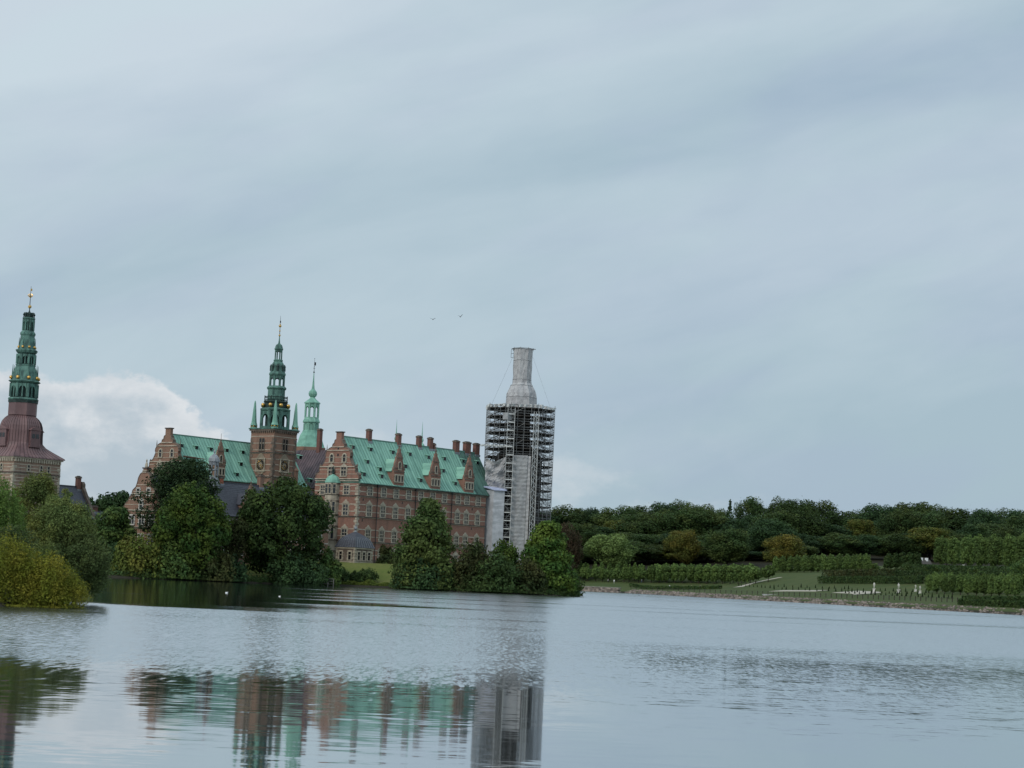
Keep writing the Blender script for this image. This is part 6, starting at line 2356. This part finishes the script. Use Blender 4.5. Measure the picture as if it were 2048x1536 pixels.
def figure(parent, z0, h, mat_, hairm, name='body', arm=0.25, stride=0.08):
    """one continuous figure grown over a joint skeleton"""
    k = h / 1.75
    J = [(0, 0, .95), (0, 0, 1.15), (0, 0.01, 1.36), (0, 0, 1.48), (0, -0.02, 1.62), (0, -0.01, 1.74),
         (.10, 0, .92), (.11, -stride, .50), (.11, stride * .3, .08), (.11, -.14 + stride * .3, .03),
         (-.10, 0, .92), (-.11, stride, .50), (-.11, stride * 2.2, .08), (-.11, stride * 2.2 - .14, .03),
         (.20, 0, 1.40), (.26, 0.03, 1.13), (.26, -.10 - arm * .3, .90), (.26, -.17 - arm * .3, .82),
         (-.20, 0, 1.40), (-.26, 0.03, 1.13), (-.25, -.10 - arm, .98), (-.24, -.18 - arm, .96)]
    E = [(0, 1), (1, 2), (2, 3), (3, 4), (4, 5), (0, 6), (6, 7), (7, 8), (8, 9), (0, 10), (10, 11), (11, 12), (12, 13), (2, 14), (14, 15), (15, 16), (16, 17), (2, 18), (18, 19), (19, 20), (20, 21)]
    R = [.15, .14, .16, .06, .095, .07, .10, .07, .05, .045, .10, .07, .05, .045, .075, .05, .038, .045, .075, .05, .038, .045]
    me = bpy.data.meshes.new(name)
    me.from_pydata([(x_ * k, y_ * k, z0 + z_ * k) for x_, y_, z_ in J], E, [])
    me.materials.append(mat_)
    o = place(me, name, parent)
    o.modifiers.new('skin', 'SKIN')
    for i, v_ in enumerate(me.skin_vertices[0].data):
        v_.radius = (R[i] * k, R[i] * k * 0.85)
        v_.use_root = i == 0
    ss = o.modifiers.new('smooth', 'SUBSURF')
    ss.levels = ss.render_levels = 1
    return o


def person_mat(name, top, legs, z1=0.92, z2=1.47):
    if name in MATS:
        return MATS[name]
    m = bpy.data.materials.new(name)
    m.use_nodes = True
    nt = NT(m.node_tree)
    b = m.node_tree.nodes['Principled BSDF']
    b.inputs['Roughness'].default_value = 0.85
    co = nt.node('ShaderNodeTexCoord').outputs['Object']
    x_, y_, z_ = nt.sep(co)
    c = nt.mix(nt.step(z_, z1 - 0.02, z1 + 0.02), legs, top)
    c = nt.mix(nt.step(z_, z2 - 0.02, z2 + 0.02), c, (0.42, 0.27, 0.20))
    nt.put(b.inputs['Base Color'], c)
    MATS[name] = m
    return m


statue('white marble statue on its pedestal, left one in the parterre', 1748, 1184, 2.9)
statue('white marble statue on its pedestal, right one in the parterre', 1797, 1186, 2.9)
statue('slim pale statue before the lower linden row', 1831, 1183, 2.0)
statue('slim pale statue nearest the lower lindens', 1840, 1187, 2.2)
statue('small pale figure high above the lower lindens', 1881.5, 1166, 2.2)

WH, DK, BL, GR = (0.75, 0.75, 0.74), (0.03, 0.032, 0.04), (0.07, 0.10, 0.2), (0.3, 0.3, 0.3)
for px, py, nm, tp, lg, lb in [(1339, 1178, 'clothes_a', WH, (0.06, 0.05, 0.08), 'person in a white top walking on the shore promenade'),
                               (1228, 1167, 'clothes_b', WH, (0.6, 0.6, 0.6), 'person dressed all in white under the young trees'),
                               (1216, 1166, 'clothes_c', GR, DK, 'person in grey and black beside the white clad person'),
                               (1383, 1179, 'clothes_d', (0.5, 0.42, 0.28), (0.4, 0.35, 0.25), 'person in beige bending along the shore fence'),
                               (1400, 1179, 'clothes_e', DK, DK, 'person in black on the shore promenade'),
                               (1283, 1166, 'clothes_f', WH, BL, 'person in white shirt and blue trousers under the clipped row')]:
    p = land(px, py)
    o = empty('person', p, rs.uniform(-1.5, 1.5), lb, 'person')
    figure(o, 0, 1.75, person_mat(nm, tp, lg), None)
    mb = MB()
    mb.ball((0, 0.015, 1.665), 0.105, 8)
    mb.build('hair', M['hair'], o)

# ---- white gabled house on the upper terrace
p = land(1850, 1133)
ho = empty('garden_house', p, math.radians(20), 'small grey roofed house with white gable ends on the upper terrace', 'house')
mb = MB()
mb.box(-2.4, 2.4, -1.6, 1.6, -0.5, 1.0)
mb.build('wall', M['white_paint'], ho)
mb = MB()
mb.prism([(-2.0, 0.9), (2.0, 0.9), (0, 2.8)], 'x', -2.3, 2.3)
mb.build('roof', M['thatch'], ho)
for xx in (-2.0, 0.5):
    mb = MB()
    mb.box(xx - 0.3, xx + 0.6, -0.6, 0.6, 1.0, 3.6)
    mb.build('chimney', M['cloth_white'], ho)
p = land(1927, 1137)
po = empty('white_gate', p, 0, 'narrow white gate panel between trunks of the column lindens', 'gate')
mb = MB()
mb.box(-0.32, 0.32, -0.05, 0.05, 0.1, 1.35)
mb.build('panel', M['cloth_white'], po)
for s_ in (-1, 1):
    mb = MB()
    mb.box(s_ * 0.38 - 0.06, s_ * 0.38 + 0.06, -0.07, 0.07, -0.2, 1.5)
    mb.build('post', M['white_paint'], po)

# ---- jetty at the lawn shore
p = at(649, 1166, 357)
jo = empty('jetty', (p.x, 356.2, 0), 0.15, 'small grey wooden jetty with railing beside the chestnut', 'jetty')
mb = MB()
for i in range(9):
    mb.box(-1.7, 1.7, -1.6 + i * 0.36, -1.6 + i * 0.36 + 0.32, 0.38, 0.44)
mb.build('deck', M['timber'], jo)
for sx in (-1.6, -0.5, 0.6, 1.6):
    for sy in (-1.5, 1.4):
        mb = MB()
        mb.box(sx - 0.07, sx + 0.07, sy - 0.07, sy + 0.07, -0.8, 1.35)
        mb.build('post', M['timber'], jo)
for zz in (0.85, 1.28):
    mb = MB()
    mb.box(-1.65, 1.65, -1.55, -1.47, zz, zz + 0.09)
    mb.build('rail', M['timber'], jo)


# ---- swimming and flying birds
def water_bird(label, px, py, length, m, cat='bird', name='water_bird', neck=1.0):
    d = ray(px, py)
    Y = -CAMH * d.y / d.z
    p = Vector((d.x / d.y * Y, Y, 0))
    o = empty(name, p, rs.uniform(-0.4, 0.4), label, cat)
    k = length
    J = [(0, 0, .10), (.22, 0, .13), (-.2, 0, .11), (-.42, 0, .17), (.38, 0, .19), (.43, 0, .19 + .22 * neck), (.37, 0, .19 + .42 * neck), (.42, 0, .19 + .50 * neck), (.50, 0, .19 + .46 * neck)]
    E = [(0, 1), (0, 2), (2, 3), (1, 4), (4, 5), (5, 6), (6, 7), (7, 8)]
    R = [.17, .15, .14, .04, .075, .045, .04, .055, .025]
    me = bpy.data.meshes.new('body')
    me.from_pydata([(x_ * k, y_ * k, z_ * k) for x_, y_, z_ in J], E, [])
    me.materials.append(M[m])
    b_ = place(me, 'body', o)
    b_.modifiers.new('skin', 'SKIN')
    for i, v_ in enumerate(me.skin_vertices[0].data):
        v_.radius = (R[i] * k, R[i] * k)
        v_.use_root = i == 0
    ss = b_.modifiers.new('smooth', 'SUBSURF')
    ss.levels = ss.render_levels = 1
    mb = MB()
    mb.tube((.50 * k, 0, (.19 + .46 * neck) * k), (.60 * k, 0, (.19 + .42 * neck) * k), .022 * k, .008 * k, 5)
    mb.build('beak', M['beak'], o)
    return o


water_bird('white swan swimming left of the concrete sluice', 1510, 1196, 1.2, 'feather_white', 'swan', 'swan')
water_bird('white gull floating on the dark water before the maple', 453, 1186, 0.30, 'feather_white', 'gull', 'gull', 0.35)
water_bird('tiny white gull floating below the chestnut', 559, 1193, 0.20, 'feather_white', 'gull', 'gull', 0.35)
water_bird('small dark duck on open water right of the quay wall', 1278, 1191, 0.5, 'feather_dark', 'duck', 'duck', 0.5)


def flying(label, px, py, span, roll, wing):
    p = at(px, py, 380)
    o = empty('flying_bird', p, math.radians(70), label, 'bird')
    mb = MB()
    prof = [(0.005, -0.22), (0.05, -0.12), (0.075, 0.0), (0.06, 0.12), (0.045, 0.17), (0.045, 0.21), (0.01, 0.29)]
    vs, fs = [], []
    for r_, x_ in prof:
        for k in range(8):
            a_ = 2 * math.pi * k / 8
            vs.append((x_, r_ * math.cos(a_), r_ * 0.9 * math.sin(a_)))
    for i in range(len(prof) - 1):
        for k in range(8):
            fs.append((i * 8 + k, i * 8 + (k + 1) % 8, (i + 1) * 8 + (k + 1) % 8, (i + 1) * 8 + k))
    for t_ in ((-0.20, 0.0), (-0.40, 0.10), (-0.40, -0.10)):
        vs.append((t_[0], t_[1], 0.0))
    fs.append((len(vs) - 3, len(vs) - 2, len(vs) - 1))
    mb.add(vs, fs)
    mb.build('body', M['feather_dark'], o, smooth=True)
    for s_ in (-1, 1):
        mb = MB()
        w = wing + roll * s_
        y1, z1 = s_ * span * 0.22, span * 0.22 * math.tan(w)
        y2, z2 = s_ * span * 0.5, span * 0.22 * math.tan(w) + span * 0.26 * math.tan(w * 0.6)
        top = [(0.12, s_ * 0.04, 0.03), (0.15, y1, z1), (0.0, y2, z2), (-0.08, y2 * 0.96, z2), (-0.06, y1, z1), (-0.10, s_ * 0.04, 0.03)]
        bot = [(x_, y_, z_ - 0.025) for x_, y_, z_ in top]
        mb.add(top + bot, [(0, 1, 4, 5), (1, 2, 3, 4), (11, 10, 7, 6), (10, 9, 8, 7)] + [(i, 6 + i, 6 + (i + 1) % 6, (i + 1) % 6) for i in range(6)])
        mb.build('wing', M['feather_dark'], o)
    return o


flying('dark bird flying with half raised wings, left of two in the sky', 865.5, 639, 1.15, 0.05, 0.6)
flying('dark bird flying with steeply raised wings, right of two in the sky', 920.5, 634, 1.0, -0.08, 0.9)

# prototypes that were never used as trees of the hill do not stay in the scene
for i, o in enumerate(PR):
    if i not in used:
        for ch in list(o.children):
            bpy.data.objects.remove(ch)
        bpy.data.objects.remove(o)
